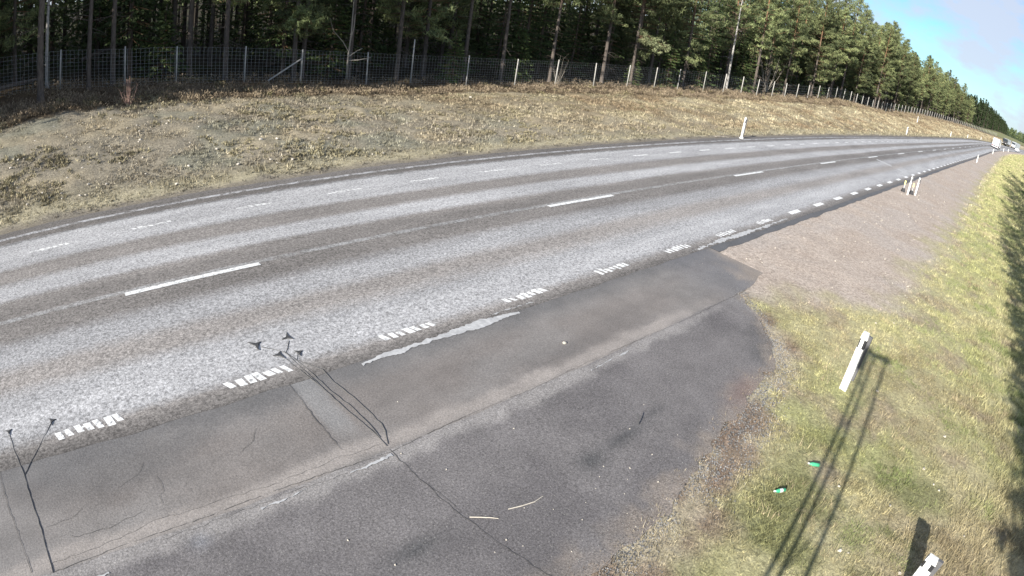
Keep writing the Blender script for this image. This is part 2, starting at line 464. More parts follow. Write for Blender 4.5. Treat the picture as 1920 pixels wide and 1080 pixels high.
# ------------------------------------------------------------------ carriageway
rx = lin((-60, -4, 1), (-4, 40, .3), (40, 170, 1), (170, 420, 4), (420, 640, 10))
jit = lambda x, s, seed: (fbm(x, x*0, s, seed, 3)-.5)
ru0 = np.array([0, .06, .2, .6, 1.2, 2.2, 3.4, 4.08, 5.2, 6.4, 7.4, 8.3, 9.2, 9.9, 10.15, 10.25])
X, U = np.meshgrid(rx, ru0, indexing='ij')
lo = 7.66+jit(X, .7, 3)*.10+np.where(X > 14.5, .12, 0)*0
hi = 18.15+jit(X, .9, 4)*.24
U = lo+(hi-lo)*U/10.25
Y = U+shift(X); Z = Zg(X, Y)+.012
n, m = X.shape; I = np.arange(n*m).reshape(n, m)
F = np.stack([I[:-1, :-1].ravel(), I[1:, :-1].ravel(), I[1:, 1:].ravel(), I[:-1, 1:].ravel()], 1)
road = meshob('road', np.stack([X, Y, Z], -1).reshape(-1, 3), F, M['road'], u=U.ravel(), smooth=True)
tag(road, kind='structure')

# dark shoulder lane between the carriageway and the bay, ending at x = 16; then only a narrow strip
def strip(name, xs, lo, hi, nu, zoff, mat, tintf):
    t = np.linspace(0, 1, nu)
    X, T = np.meshgrid(xs, t, indexing='ij')
    U = lo(X)+(hi(X)-lo(X))*T
    Y = U+shift(X); Z = Zg(X, Y)+zoff
    n, m = X.shape; I = np.arange(n*m).reshape(n, m)
    F = np.stack([I[:-1, :-1].ravel(), I[1:, :-1].ravel(), I[1:, 1:].ravel(), I[:-1, 1:].ravel()], 1)
    o = meshob(name, np.stack([X, Y, Z], -1).reshape(-1, 3), F, mat, tint=tintf(X, U).reshape(-1, 3), smooth=True)
    return tag(o, kind='structure')
def sh_tint(x, u):
    n1 = fbm(x*.35, u, 1.0, 51); n2 = fbm(x, u, .5, 53)
    c = lerp3(C3(.14, .132, .128)+np.zeros(x.shape+(3,)), C3(.195, .183, .175), sstep(.35, .65, n1))
    c = lerp3(c, C3(.185, .162, .148), sstep(.42, .75, fbm(x*.5, u, 1.6, 55))*.55*sstep(7.5, 6.8, u))
    c = lerp3(c, C3(.10, .10, .103), sstep(7.0, 7.6, u+(n2-.5)*.5)*.6)
    # dusty band along the joint with the bay
    c = lerp3(c, C3(.285, .258, .238), sstep(.24, .05, np.abs(u-5.70)+(n2-.5)*.36)*.85*sstep(14, 10, x))
    # lighter sawn lanes across at the sensor cables
    c = lerp3(c, C3(.225, .222, .22), sstep(.26, .12, np.abs(x-3.44+(n2-.5)*.08))*.75*sstep(5.9, 6.5, u))
    c = lerp3(c, C3(.13, .13, .14), sstep(12.5, 14.5, x)*.6)
    c = lerp3(c, C3(.25, .215, .185), sstep(14.9, 16.0, x+(n2-.5)*1.6+(6.4-u)*.5)*.85*(x < 16.4))
    return c
sx = lin((-60, -4, 1), (-4, 16.0, .1))
strip('road_shoulder', sx, lambda x: 5.52+jit(x, .4, 7)*.05+sstep(14.5, 15.9, x)*.25, lambda x: 7.70+np.zeros_like(x), 26, .008, M['shoulder'], sh_tint)
sx2 = lin((16.02, 40, .25), (40, 170, 1), (170, 420, 4), (420, 640, 10))
strip('road_edge_strip', sx2, lambda x: 7.36+jit(x, .6, 8)*.16+np.interp(x, [16, 25, 60], [0, .02, .05]), lambda x: 7.72+np.zeros_like(x), 4, .008, M['shoulder'],
      lambda x, u: np.zeros(x.shape+(3,))+C3(.105, .105, .11))
def bay_tint(x, u):
    n1 = fbm(x, u, 1.2, 61); n2 = fbm(x, u, .35, 63)
    c = lerp3(C3(.122, .114, .115)+np.zeros(x.shape+(3,)), C3(.153, .143, .142), sstep(.35, .65, n1))
    c = lerp3(c, C3(.27, .255, .245), sstep(.26, .04, np.abs(u-5.42)+(n2-.5)*.42)*.75*sstep(14, 11, x))
    for (sx_, sy_, rx_, ry_, k) in ((6.93, 3.79, .5, .1, .55), (6.08, 3.72, .22, .16, .6), (2.99, 3.85, .35, .12, .55), (2.2, 3.6, .5, .15, .4), (11.95, 3.6, .7, .35, .55), (7.84, 3.9, .3, .06, .4), (12.6, 4.2, .5, .3, .3)):
        q = ((x-sx_)/rx_)**2+((u-sy_)/ry_)**2
        c = lerp3(c, C3(.068, .068, .07), np.exp(-q*.8)*min(1, k*1.5)*(.7+.6*n2))
    c = lerp3(c, C3(.20, .205, .22), np.exp(-((x-.77)/.14)**2-((u-5.25)/.12)**2)*.6)
    d = u-ylow(x)
    c = lerp3(c, C3(.215, .185, .16), sstep(.5, .0, d+(n2-.5)*.9)*.9)
    c = lerp3(c, C3(.20, .135, .115), np.exp(-((x-9.9)/.6)**2-((d-.2)/.25)**2)*.6)
    c = lerp3(c, C3(.20, .19, .185), sstep(13.0, 13.7, x+(n2-.5)*.8)*.6)
    return c
bxs = lin((-60, -4, 1), (-4, 13.8, .1))
strip('parking_bay', bxs, lambda x: ylow(x)+jit(x, .28, 12)*.36+jit(x, 1.5, 13)*.4, lambda x: 5.535+jit(x, .4, 7)*.05+x*0, 34, .010, M['bay'], bay_tint)

# ------------------------------------------------------------------ painted lines
def flat(mb, x0, x1, u0, u1, zo, sk=0.0):
    V = []
    for (x, u) in ((x0, u0), (x1, u0), (x1+sk, u1), (x0+sk, u1)):
        y = u+float(shift(x)); V.append((x, y, float(Zg(x, y))+zo))
    mb.add(V, [(0, 1, 2, 3)])
mb = MB()
x = 1.3482-12*4
while x < 420:
    if x > -30:
        for k in range(6): flat(mb, x-.05+k*.515, x-.05+(k+1)*.515, 11.705, 11.86, .017)
    x += 12
cl = mb.build('centre_line', M['paint']); tag(cl, kind='structure')
def edge_line(name, u, x0, w, seed, mat):
    rr = random.Random(seed); mb = MB(); x = x0-3*14
    while x < 260:
        if x > -25:
            lenx = 1.22
            if x < 23:
                nb = 7; st = lenx/nb; dn = 0
                for k in range(nb):
                    a = x-.1+k*st
                    flat(mb, a, a+st*rr.uniform(.50, .82), u-w/2+rr.uniform(-.02, .05), u+w/2+rr.uniform(-.05, .02), .017, -.06+rr.uniform(-.03, .03))
                    if rr.random() < .15 and k < nb-1: flat(mb, a+st*.4, a+st*1.15, u+w*.05+rr.uniform(-.03, .03), u+w*.30+rr.uniform(-.03, .03), .0175, .02)
            else: flat(mb, x-.05, x+1.05, u-w/2, u+w/2, .017)
        x += 3
    tag(mb.build(name, M[mat]), kind='structure')
edge_line('near_edge_line', 8.096, -.5844, .22, 5, 'worn_paint')
edge_line('far_edge_line', 16.0, -.679, .15, 6, 'faded_paint')
# the seam across the lanes at x = 50 and pale worn patches along the carriageway edge
def ragged(name, pts_lo, pts_hi, zo, mat, amp=.05, seed=1, step=.035):
    xs = np.arange(pts_lo[0][0], pts_lo[-1][0]+1e-6, step)
    lo = np.interp(xs, *zip(*pts_lo))+(fbm(xs, xs*0, .18, seed, 3)-.5)*amp*2+(fbm(xs, xs*0+9, .05, seed+8, 2)-.5)*amp
    hi = np.interp(xs, *zip(*pts_hi))+(fbm(xs, xs*0+5, .15, seed+3, 3)-.5)*amp*2+(fbm(xs, xs*0+3, .05, seed+11, 2)-.5)*amp
    hi = np.maximum(hi, lo+.004)
    V = []; F = []
    for i, x in enumerate(xs):
        for u in (lo[i], hi[i]):
            y = u+float(shift(x)); V.append((x, y, float(Zg(x, y))+zo))
        if i: F.append((2*i-2, 2*i, 2*i+1, 2*i-1))
    return tag(meshob(name, V, F, mat), kind='structure')
ragged('worn_patch', [(4.55, 7.56), (5.3, 7.54), (6.2, 7.58), (7.2, 7.50), (8.25, 7.60)], [(4.55, 7.60), (5.0, 7.67), (6.2, 7.68), (7.4, 7.76), (8.25, 7.63)], .0185, M['patch'], .05, 5)
ragged('worn_patch', [(15.2, 7.74), (17.5, 7.72), (20.5, 7.74), (22.5, 7.80)], [(15.2, 7.76), (17.2, 7.90), (20, 7.86), (22.5, 7.83)], .0185, M['patch'], .09, 9)
ragged('worn_patch', [(7.6, 7.79), (8.8, 7.77)], [(7.6, 7.81), (8.8, 7.80)], .0185, M['patch'], .04, 11)
mb = MB()
for (a, b, c, d) in ((50.0, 50.5, 9.9, 11.3), (50.0, 50.4, 8.3, 9.4)):
    flat(mb, a, b, c, d, .0165, .15)
tag(mb.build('road_joint', M['patch']), kind='structure')

# ------------------------------------------------------------------ cracks and sawn grooves
def ribbon(mb, pts, w, zo=.016, seed=1, jitter=.012, step=.08):
    rr = random.Random(seed); P = []
    for (a, b) in zip(pts[:-1], pts[1:]):
        d = math.dist(a, b); k = max(1, int(d/step))
        for i in range(k):
            t = i/k; P.append((a[0]+(b[0]-a[0])*t+rr.uniform(-1, 1)*jitter, a[1]+(b[1]-a[1])*t+rr.uniform(-1, 1)*jitter))
    P.append(pts[-1]); V = []; F = []
    for i, p in enumerate(P):
        q = P[min(i+1, len(P)-1)]; r = P[max(i-1, 0)]
        dx, dy = q[0]-r[0], q[1]-r[1]; l = math.hypot(dx, dy) or 1
        ww = w*rr.uniform(.4, 1.1)
        for s in (-1, 1):
            x, u = p[0]-dy/l*ww/2*s, p[1]+dx/l*ww/2*s
            y = u+float(shift(x)); V.append((x, y, float(Zg(x, y))+zo))
        if i: F.append((2*i-2, 2*i, 2*i+1, 2*i-1))
    mb.add(V, F)
mb = MB()
seam = [(-60, 5.56), (-20, 5.6), (-1.27, 5.52), (-.45, 5.59), (.33, 5.61), (1.25, 5.59), (2.04, 5.61), (3.0, 5.55), (3.75, 5.48), (4.44, 5.54), (5.49, 5.57), (6.63, 5.53), (7.75, 5.58), (8.97, 5.56), (11.6, 5.5), (14.3, 5.5)]
rsm = random.Random(19)
for k in range(2, len(seam)-1):
    (xa, ua), (xb, ub) = seam[k], seam[k+1]; q = 0.0
    while q < 1:
        e = min(1, q+rsm.uniform(.25, .8)); ribbon(mb, [(xa+(xb-xa)*q, ua+(ub-ua)*q), (xa+(xb-xa)*e, ua+(ub-ua)*e)], rsm.uniform(.005, .013), .0155, k*7+int(q*50), .014, .08); q = e+(rsm.uniform(.05, .3) if rsm.random() < .5 else 0)
ribbon(mb, [(x, u+.17+.06*math.sin(x*2.3)) for x, u in seam[2:9]], .005, .0155, 3, .02, .1)
ribbon(mb, [(x, u-.12) for x, u in seam[4:8]], .005, .0155, 4, .025, .1)
ribbon(mb, [(3.78, 5.53), (3.79, 5.02), (3.81, 4.68), (3.82, 4.34), (3.84, 4.03), (3.91, 3.59), (3.95, 3.23), (4.02, 2.83), (4.1, 2.5)], .010, .0155, 5, .015)
ribbon(mb, [(3.83, 4.7), (3.88, 4.3), (3.87, 4.0)], .006, .0156, 6, .012)
for s, (a, b) in enumerate((((.0, 6.6), (.5, 6.95)), ((-1.2, 6.3), (-.6, 6.45)), ((.5, 6.1), (.6, 6.6)), ((-.9, 6.0), (.2, 6.05)), ((1.9, 6.5), (2.3, 6.9)))):
    ribbon(mb, [a, ((a[0]+b[0])/2+.08, (a[1]+b[1])/2-.05), b], .006, .0155, 20+s, .03, .1)
tag(mb.build('pavement_cracks', M['crack']), kind='structure')
ragged('joint_filler', [(3.05, 5.40), (3.4, 5.37), (3.75, 5.40)], [(3.05, 5.42), (3.4, 5.42), (3.75, 5.45)], .0185, M['patch'], .045, 15)
ragged('joint_filler', [(1.7, 5.38), (2.4, 5.40)], [(1.7, 5.40), (2.4, 5.42)], .0185, M['patch'], .045, 16)
ragged('joint_filler', [(7.9, 5.36), (9.2, 5.40)], [(7.9, 5.38), (9.2, 5.41)], .0185, M['patch'], .04, 17)
ragged('joint_filler', [(-.9, 5.2), (-.5, 5.22)], [(-.9, 5.25), (-.5, 5.25)], .0185, M['patch'], .04, 18)

# ------------------------------------------------------------------ leaves, grass, heather
def rand_dirs(n, up=0.0):
    d = rng.normal(size=(n, 3)); d[:, 2] += up
    return d/np.linalg.norm(d, axis=1, keepdims=True)
def leaf_quads(c, d, Ln, W):
    """elongated quads centred on c along d"""
    n = len(c)
    r = rng.normal(size=(n, 3)); s = np.cross(d, r); s /= np.linalg.norm(s, axis=1, keepdims=True)+1e-9
    Ln = np.broadcast_to(Ln, n)[:, None]; W = np.broadcast_to(W, n)[:, None]
    a = c-d*Ln/2; b = c+d*Ln/2
    V = np.stack([a-s*W*.3, c-s*W*.5, b, c+s*W*.5], 1).reshape(-1, 3)
    F = np.arange(n*4).reshape(n, 4)
    return V, F
def blades(base, n_each, h, w, lean, tint, tvar=.25):
    """n_each thin triangles per base point"""
    N = len(base); n = N*n_each
    b = np.repeat(base, n_each, 0)
    hh = np.repeat(np.broadcast_to(h, N), n_each)*rng.uniform(.5, 1.25, n)
    az = rng.uniform(0, 2*np.pi, n); ln = rng.uniform(.1, 1, n)*lean
    off = np.repeat(np.broadcast_to(w, N), n_each)
    ra = rng.uniform(0, 2*np.pi, n); rr = np.sqrt(rng.uniform(0, 1, n))*hh*.8
    b = b+np.stack([np.cos(ra)*rr, np.sin(ra)*rr, np.zeros(n)], 1)
    t = np.stack([np.cos(az)*np.sin(ln), np.sin(az)*np.sin(ln), np.cos(ln)], 1)
    s = np.stack([-np.sin(az), np.cos(az), np.zeros(n)], 1)
    sa = rng.uniform(0, 2*np.pi, n)
    s = np.stack([np.cos(sa), np.sin(sa), np.zeros(n)], 1)
    V = np.stack([b-s*off[:, None]/2, b+s*off[:, None]/2, b+t*hh[:, None]], 1).reshape(-1, 3)
    F = np.arange(n*3).reshape(n, 3)
    tt = np.repeat(tint, n_each, 0)*rng.uniform(1-tvar, 1+tvar, (n, 1))
    return V, F, np.repeat(tt, 3, 0)
def ground_points(x, u, sinkz=.02):
    y = u+shift(x)
    return np.stack([x, y, Zg(x, y)-sinkz], 1)

# near verge grass
n = 135000
x = np.exp(rng.uniform(np.log(3.5), np.log(300), n)); u = rng.uniform(-7, 6.5, n)
lim = np.where(x < 13.6, ylow(x)-.12, np.interp(x, [13.6, 14.2, 16, 18.2, 33, 80, 160, 300], [5.2, 4.8, 3.7, 2.0, 2.3, 3.4, 4.0, 4.2]))
edge = lim-u
keep = (edge > rng.uniform(-.42, .6, n)) & (fbm(x, u, .7, 91)+rng.uniform(-.2, .2, n) > .40)
x, u = x[keep], u[keep]
ti = ground_tint(x, u)*np.array([1.12, 1.12, 1.1])*np.where(rng.uniform(0, 1, len(x)) < .22, 1.3, rng.uniform(.7, 1.12, len(x)))[:, None]
gr = sstep(.55, .75, fbm(x, u, .9, 95))*sstep(1.8, .2, u-.2*(x-8))
ti = lerp3(ti, C3(.21, .255, .10), gr*.75)
hgt = np.interp(x, [4, 12, 40, 75, 300], [.075, .08, .12, .17, .3])*rng.uniform(.6, 1.5, len(x))*(1+.9*sstep(.5, -3, u))
V, F, T = blades(ground_points(x, u), 8, hgt, np.interp(x, [4, 12, 40, 75, 300], [.011, .015, .03, .07, .3]), 1.3, ti, .32)
tag(meshob('verge_grass', V, F, M['grass'], tint=T), kind='stuff')
n = 700   # taller dead tussocks standing out of the verge
x = np.exp(rng.uniform(np.log(7), np.log(60), n)); u = rng.uniform(-4, 3.0, n); k = (u < np.where(x < 13.6, ylow(x)-.5, np.interp(x, [13.6, 16, 18.2, 33, 80], [4, 3.0, 1.4, 1.8, 2.8]))) & (fbm(x, u, 2.0, 501) > .50); x, u = x[k], u[k]
V, F, T = blades(ground_points(x, u), 16, rng.uniform(.10, .24, len(x)), np.interp(x, [7, 60], [.010, .04]), .8, C3(.44, .37, .235)*rng.uniform(.6, 1.15, (len(x), 1)), .3)
tag(meshob('dead_tussocks', V, F, M['grass'], tint=T), kind='stuff')
# bank grass on the far side
n = 90000
x = np.exp(rng.uniform(np.log(14), np.log(390), n))-20; u = rng.uniform(18.0, 30.5, n)
keep = (u < hfront(x)) & (fbm(x, u, 1.3, 101)+rng.uniform(-.2, .2, n) > np.where(x < 20, .33, .40)) & (u > 18.25+rng.uniform(0, .7, n))
x, u = x[keep], u[keep]
ti = ground_tint(x, u)*np.where(rng.uniform(0, 1, len(x)) < .22, 1.45, rng.uniform(.45, 1.15, len(x)))[:, None]
hgt = np.interp(x, [-6, 40, 160, 370], [.085, .15, .26, .45])*rng.uniform(.5, 1.5, len(x))
V, F, T = blades(ground_points(x, u), 7, hgt, np.interp(x, [-6, 40, 160, 370], [.025, .05, .12, .4]), 1.35, ti, .4)
tag(meshob('bank_grass', V, F, M['grass'], tint=T), kind='stuff')
# heather: a ragged belt along the top of the bank and patches on its face
n = 11000
x = np.exp(rng.uniform(np.log(10), np.log(330), n))-18
u = hfront(x)+rng.exponential(2.2, n)-.2+(fbm(x, x*0, 2.5, 107)-.5)*1.6
m2 = 2600
x2 = np.exp(rng.uniform(np.log(14), np.log(150), m2*5))-18; u2 = rng.uniform(19.3, 29.5, m2*5)
k2 = sstep(.53, .66, fbm(x2*.45, u2, 1.1, 111)) > rng.uniform(0, 1, m2*5)
x = np.concatenate([x, x2[k2]]); u = np.concatenate([u, u2[k2]]); small = np.concatenate([np.zeros(n), np.ones(k2.sum())])
ok = (u < 37) & ((fbm(x, u, 1.0, 113) > .43) | (small > 0)); x, u, small = x[ok], u[ok], small[ok]
hn = fbm(x, u, 1.1, 117)[:, None]
ti = C3(.13, .10, .072)*(1-hn)+C3(.28, .225, .155)*hn
ti = lerp3(ti, C3(.20, .18, .09), sstep(.58, .8, fbm(x, u, .8, 119)))
ti = lerp3(ti, C3(.25, .225, .145), small*.8)
hgt = np.interp(x, [-8, 8, 16, 40, 300], [.42, .40, .30, .30, .5])*rng.uniform(.4, 1.5, len(x))*np.where(small > 0, .34, 1)
def bushes(base, h, r, nq, ln, w, tint):
    # low rounded shrubs of many short upward sprigs
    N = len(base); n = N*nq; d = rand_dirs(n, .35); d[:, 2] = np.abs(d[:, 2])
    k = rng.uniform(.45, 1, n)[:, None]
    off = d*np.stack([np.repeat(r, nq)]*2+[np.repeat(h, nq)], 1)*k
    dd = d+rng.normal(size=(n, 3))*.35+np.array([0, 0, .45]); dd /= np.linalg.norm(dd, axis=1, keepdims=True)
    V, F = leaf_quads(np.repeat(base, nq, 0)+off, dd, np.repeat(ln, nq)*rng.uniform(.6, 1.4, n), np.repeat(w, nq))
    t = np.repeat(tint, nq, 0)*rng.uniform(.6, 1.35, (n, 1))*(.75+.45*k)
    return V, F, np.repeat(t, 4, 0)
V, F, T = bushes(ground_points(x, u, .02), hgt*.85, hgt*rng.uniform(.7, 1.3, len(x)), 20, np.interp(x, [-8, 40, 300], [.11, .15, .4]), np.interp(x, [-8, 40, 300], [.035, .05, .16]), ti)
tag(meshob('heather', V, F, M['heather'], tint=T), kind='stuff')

# loose chippings: along the bay edge, on the bare gravel, on the stony bank
def chippings(name, x, u, r, tint):
    n = len(x); c = ground_points(x, u, -.004)
    base = np.array([[1, 0, -.3], [-.5, .87, -.3], [-.5, -.87, -.3], [.1, .05, .75]])
    a = rng.uniform(0, 6.28, n); ca, sa = np.cos(a), np.sin(a); sc = r[:, None]*rng.uniform(.6, 1.4, (n, 3))
    P = base[None]*sc[:, None, :]
    P = np.stack([P[..., 0]*ca[:, None]-P[..., 1]*sa[:, None], P[..., 0]*sa[:, None]+P[..., 1]*ca[:, None], P[..., 2]], -1)+c[:, None]
    F = (np.array([[0, 1, 3], [1, 2, 3], [2, 0, 3]])[None]+(np.arange(n)*4)[:, None, None]).reshape(-1, 3)
    return tag(meshob(name, P.reshape(-1, 3), F, M['grass'], tint=np.repeat(tint, 4, 0)), kind='stuff')
n = 6500
x = rng.uniform(4, 14.2, n); u = ylow(x)+rng.normal(-.06, .25, n)
x = np.concatenate([x, 9.2+rng.normal(0, .35, 240), 8.1+rng.normal(0, .3, 240)]); u = np.concatenate([u, 2.35+rng.normal(0, .16, 240), 2.15+rng.normal(0, .16, 240)])
g_ = rng.uniform(.12, .42, (len(x), 1))
chippings('crumbled_asphalt', x, u, rng.uniform(.006, .022, len(x)), g_*np.array([1.02, 1, .98]))
n = 9000
x = np.exp(rng.uniform(np.log(14.4), np.log(80), n)); u = rng.uniform(1.8, 7.3, n); k = fbm(x, u, 1.2, 301)+rng.uniform(-.2, .2, n) > .42
x, u = x[k], u[k]; gl = np.interp(x, [13.6, 14.2, 16, 18.2, 33, 80], [6.2, 5.0, 3.9, 2.1, 2.5, 3.6]); k = u > gl-.3; x, u = x[k], u[k]
chippings('gravel_stones', x, u, rng.uniform(.008, .02, len(x))*(.5+x/30), ground_tint(x, u)*rng.uniform(.55, 1.5, (len(x), 1)))
n = 7000
x = np.exp(rng.uniform(np.log(14), np.log(75), n))-18; u = 18.4+rng.uniform(0, 1, n)*9; k = fbm(x, u, 1.6, 303)+rng.uniform(-.2, .2, n) > np.interp(x, [0, 12, 30], [.45, .52, .66]); x, u = x[k], u[k]
chippings('bank_stones', x, u, rng.uniform(.012, .038, len(x)), ground_tint(x, u)*rng.uniform(.5, 1.7, (len(x), 1)))

# ------------------------------------------------------------------ trees
def orient(az, el):
    return np.array([math.cos(az)*math.cos(el), math.sin(az)*math.cos(el), math.sin(el)])
def make_trunk(h, r0, seed, twigs=(2.0, 7.0, 16), segs=8):
    rr = random.Random(seed); mb = MB()
    zs = [-.25, 0, .15, .5, 1.2] + [1.2+(h-1.2)*k/9 for k in range(1, 10)]
    bx, by = rr.uniform(-.25, .25), rr.uniform(-.25, .25); ph = rr.uniform(0, 6)
    path = [(bx*math.sin(z/h*2.6+ph)-bx*math.sin(ph), by*math.sin(z/h*2.2+ph)-by*math.sin(ph), z) for z in zs]
    rad = [r0*1.5, r0*1.4, r0*1.18, r0*1.05, r0] + [max(.025, r0*(1-k/9)**.8) for k in range(1, 10)]
    mb.tube(path, rad, segs)
    def at(z):
        return (np.interp(z, zs, [p[0] for p in path]), np.interp(z, zs, [p[1] for p in path]))
    for k in range(twigs[2]):
        z = rr.uniform(twigs[0], twigs[1]); a = rr.uniform(0, 6.28); l = rr.uniform(.4, 1.7); x, y = at(z)
        d1 = orient(a, rr.uniform(-.5, .25)); d2 = orient(a+rr.uniform(-.6, .6), rr.uniform(-.7, .1))
        p0 = np.array([x, y, z]); p1 = p0+d1*l*.55; p2 = p1+d2*l*.45
        mb.tube([p0, p1, p2], [.022, .014, .006], 3, cap=False)
        if rr.random() < .6: mb.tube([p1, p1+orient(a+rr.choice((-1, 1))*.9, -.2)*l*.35], [.010, .005], 3, cap=False)
    return mb, at
PINE_DARK = C3(.085, .105, .050); PINE_LIT = C3(.26, .29, .13)
def crown_mesh(groups, name, parent):
    """groups: list of (V,F4,tint)"""
    off = 0; VV = []; FF = []; TT = []
    for V, F, T in groups:
        VV.append(V); FF.append(F+off); TT.append(T); off += len(V)
    return meshob(name, np.concatenate(VV), np.concatenate(FF), M['foliage'], parent, np.concatenate(TT))
def branch_quads(p0, p1, r0, r1):
    """two crossed quads as a thin branch"""
    d = p1-p0; s = np.cross(d, [0, 0, 1.0]); s /= np.linalg.norm(s)+1e-9; w = np.cross(s, d); w /= np.linalg.norm(w)+1e-9
    V = []; 
    for q in (s, w): V += [p0-q*r0, p0+q*r0, p1+q*r1, p1-q*r1]
    return np.array(V), np.array([[0, 1, 2, 3], [4, 5, 6, 7]]), np.tile(C3(.16, .10, .06), (8, 1))
def clump(c, rad, nq, ln, w, base, up=.55):
    d = rand_dirs(nq, up); pos = c+rand_dirs(nq)*rad*rng.uniform(.1, 1, (nq, 1))*np.array([1, 1, .55])
    V, F = leaf_quads(pos, d, ln*rng.uniform(.7, 1.2, nq), w)
    t = base*rng.uniform(.75, 1.25, (nq, 1)); return V, F, np.repeat(t, 4, 0)
def pine(seed, h, cb, rmax, r0, dens=1.0, label='', twigs=(1.5, 8, 30)):
    global rng
    rng = np.random.default_rng(seed); rr = random.Random(seed)
    root = thing('pine_tree', label, 'tree')
    mb, at = make_trunk(h, r0, seed, (twigs[0], max(twigs[0]+1, cb+1), twigs[2]))
    mb.build('trunk', M['pine_bark'], root, True)
    G = []; z = cb
    while z < h-.2:
        t = (z-cb)/(h-cb)
        prof = (min(1, .45+2.0*t))*(1-t**2.6)+.16
        for k in range(rr.choice((3, 4, 4, 5))):
            if rr.random() < .12: continue
            a = rr.uniform(0, 6.28); l = rmax*prof*rr.uniform(.6, 1.15)
            el = -.25+t*1.15+rr.uniform(-.18, .18)
            x, y = at(z); p0 = np.array([x, y, z]); p1 = p0+orient(a, el)*l*.6; p2 = p1+orient(a+rr.uniform(-.3, .3), el+.35)*l*.4
            G.append(branch_quads(p0, p1, .035, .02)); G.append(branch_quads(p1, p2, .02, .008))
            nc = max(2, int(l*2.3*dens))
            b = PINE_DARK+(PINE_LIT-PINE_DARK)*rr.uniform(0, 1)
            for q in range(nc):
                s = .38+.62*(q+rr.random())/nc
                c = (p0+(p1-p0)*(s/.6)) if s < .6 else p1+(p2-p1)*((s-.6)/.4)
                c = c+np.array([rr.uniform(-1, 1), rr.uniform(-1, 1), rr.uniform(-.2, .6)])*.38*min(1, l/1.5)
                G.append(clump(c, .46, int(19*dens), .46, .07, b*rr.uniform(.7, 1.3)))
        z += rr.uniform(.32, .6)
    G.append(clump(np.array([*at(h-.1), h]), .25, 14, .4, .09, PINE_LIT, 1.2))
    crown_mesh(G, 'crown', root)
    return root
SPR_DARK = C3(.045, .068, .026); SPR_LIT = C3(.085, .115, .040)
def spruce(seed, h, rmax, r0, z0, dens=1.0, label='', lit=0.0):
    global rng
    rng = np.random.default_rng(seed); rr = random.Random(seed)
    root = thing('spruce_tree', label, 'tree')
    mb, at = make_trunk(h, r0, seed, (max(.3, z0*.4), z0+.6, 8 if z0 > 1 else 2), 6)
    mb.build('trunk', M['spruce_bark'], root, True)
    G = []; z = z0
    while z < h-.15:
        t = (z-z0)/(h-z0); L0 = rmax*(1-t)**.85+.12
        for k in range(rr.choice((4, 5, 6))):
            a = rr.uniform(0, 6.28); l = L0*rr.uniform(.65, 1.15); x, y = at(z)
            el = -.30+.55*t
            p0 = np.array([x, y, z]); p1 = p0+orient(a, el)*l*.6; p2 = p1+orient(a, el+.25)*l*.4
            G.append(branch_quads(p0, p1, .025, .012))
            nq = max(5, int(l*15*dens))
            s = rng.uniform(.12, 1, nq)[:, None]
            c = np.where(s < .6, p0+(p1-p0)*(s/.6), p1+(p2-p1)*((s-.6)/.4))
            side = np.array([-math.sin(a), math.cos(a), 0]); sg = rng.choice([-1, 1], nq)[:, None]
            wd = (.16+.34*l*.5*(1-s*.6))*rng.uniform(.2, 1, (nq, 1))
            c = c+side*sg*wd+np.array([0, 0, -1])*wd*.35
            d = orient(a, el)*.6+side*sg*.7+np.array([0, 0, -.35])+rng.normal(size=(nq, 3))*.25
            d /= np.linalg.norm(d, axis=1, keepdims=True)
            V, F = leaf_quads(c, d, .34*rng.uniform(.6, 1.2, nq), .10)
            b = (SPR_DARK+(SPR_LIT-SPR_DARK)*(rr.uniform(0, 1)*.7+lit*.5))*rng.uniform(.7, 1.3, (nq, 1))
            G.append((V, F, np.repeat(b, 4, 0)))
        z += max(.16, (.42 if h > 8 else .26)*rr.uniform(.7, 1.2))
    crown_mesh(G, 'crown', root)
    return root
def birch(seed, h, r0, label):
    """slim pale trunk with fine leafless twigs"""
    rr = random.Random(seed); root = thing('birch_tree', label, 'tree')
    mb, at = make_trunk(h, r0, seed, (3, h-1, 4), 7); mb.build('trunk', M['pale_bark'], root, True)
    mb = MB()
    for k in range(46):
        z = rr.uniform(h*.4, h*.97); a = rr.uniform(0, 6.28); l = rr.uniform(.6, 1.8)*(1.2-z/h*.7); p0 = np.array([*at(z), z])
        p1 = p0+orient(a, .7)*l*.5; p2 = p1+orient(a+.3, .4)*l*.5; mb.tube([p0, p1, p2], [.018, .01, .004], 3, cap=False)
        for q in range(4): mb.tube([p1, p1+orient(a+rr.uniform(-1, 1), rr.uniform(-.2, .8))*l*.6], [.007, .003], 3, cap=False)
    mb.build('crown', M['bush'], root)
    return root
def gz(x, u): 
    y = u+float(shift(x)); return y, float(Zg(x, y))

GP = 'pines of the forest behind the wire fence'
LP = 'tall green pine with bare lower trunk in the forest rows behind the wire fence'
pines = [pine(100+k, h, cb, rm, r0, 1.0, LP) for k, (h, cb, rm, r0) in enumerate(((16.5, 4.6, 2.9, .17), (15.5, 3.2, 3.2, .16), (17.5, 6.0, 2.6, .18), (15.0, 2.6, 3.0, .14), (16.5, 6.8, 2.5, .15)))]
LS = 'dark green spruce with drooping branches in the forest rows behind the wire fence'
GS = 'spruces of the forest behind the wire fence'
spruces = [spruce(200, 15.5, 2.3, .16, 2.0, 1.0, LS), spruce(201, 12.5, 2.0, .13, 1.0, 1.0, LS)]
LY = 'small bushy young spruce growing at the foot of the forest just behind the fence'
GY = 'young spruces along the foot of the forest'
young = [spruce(210, 3.6, 1.25, .05, .15, 1.3, LY, .6), spruce(211, 5.2, 1.5, .07, .2, 1.1, LY, .4)]
used = set()
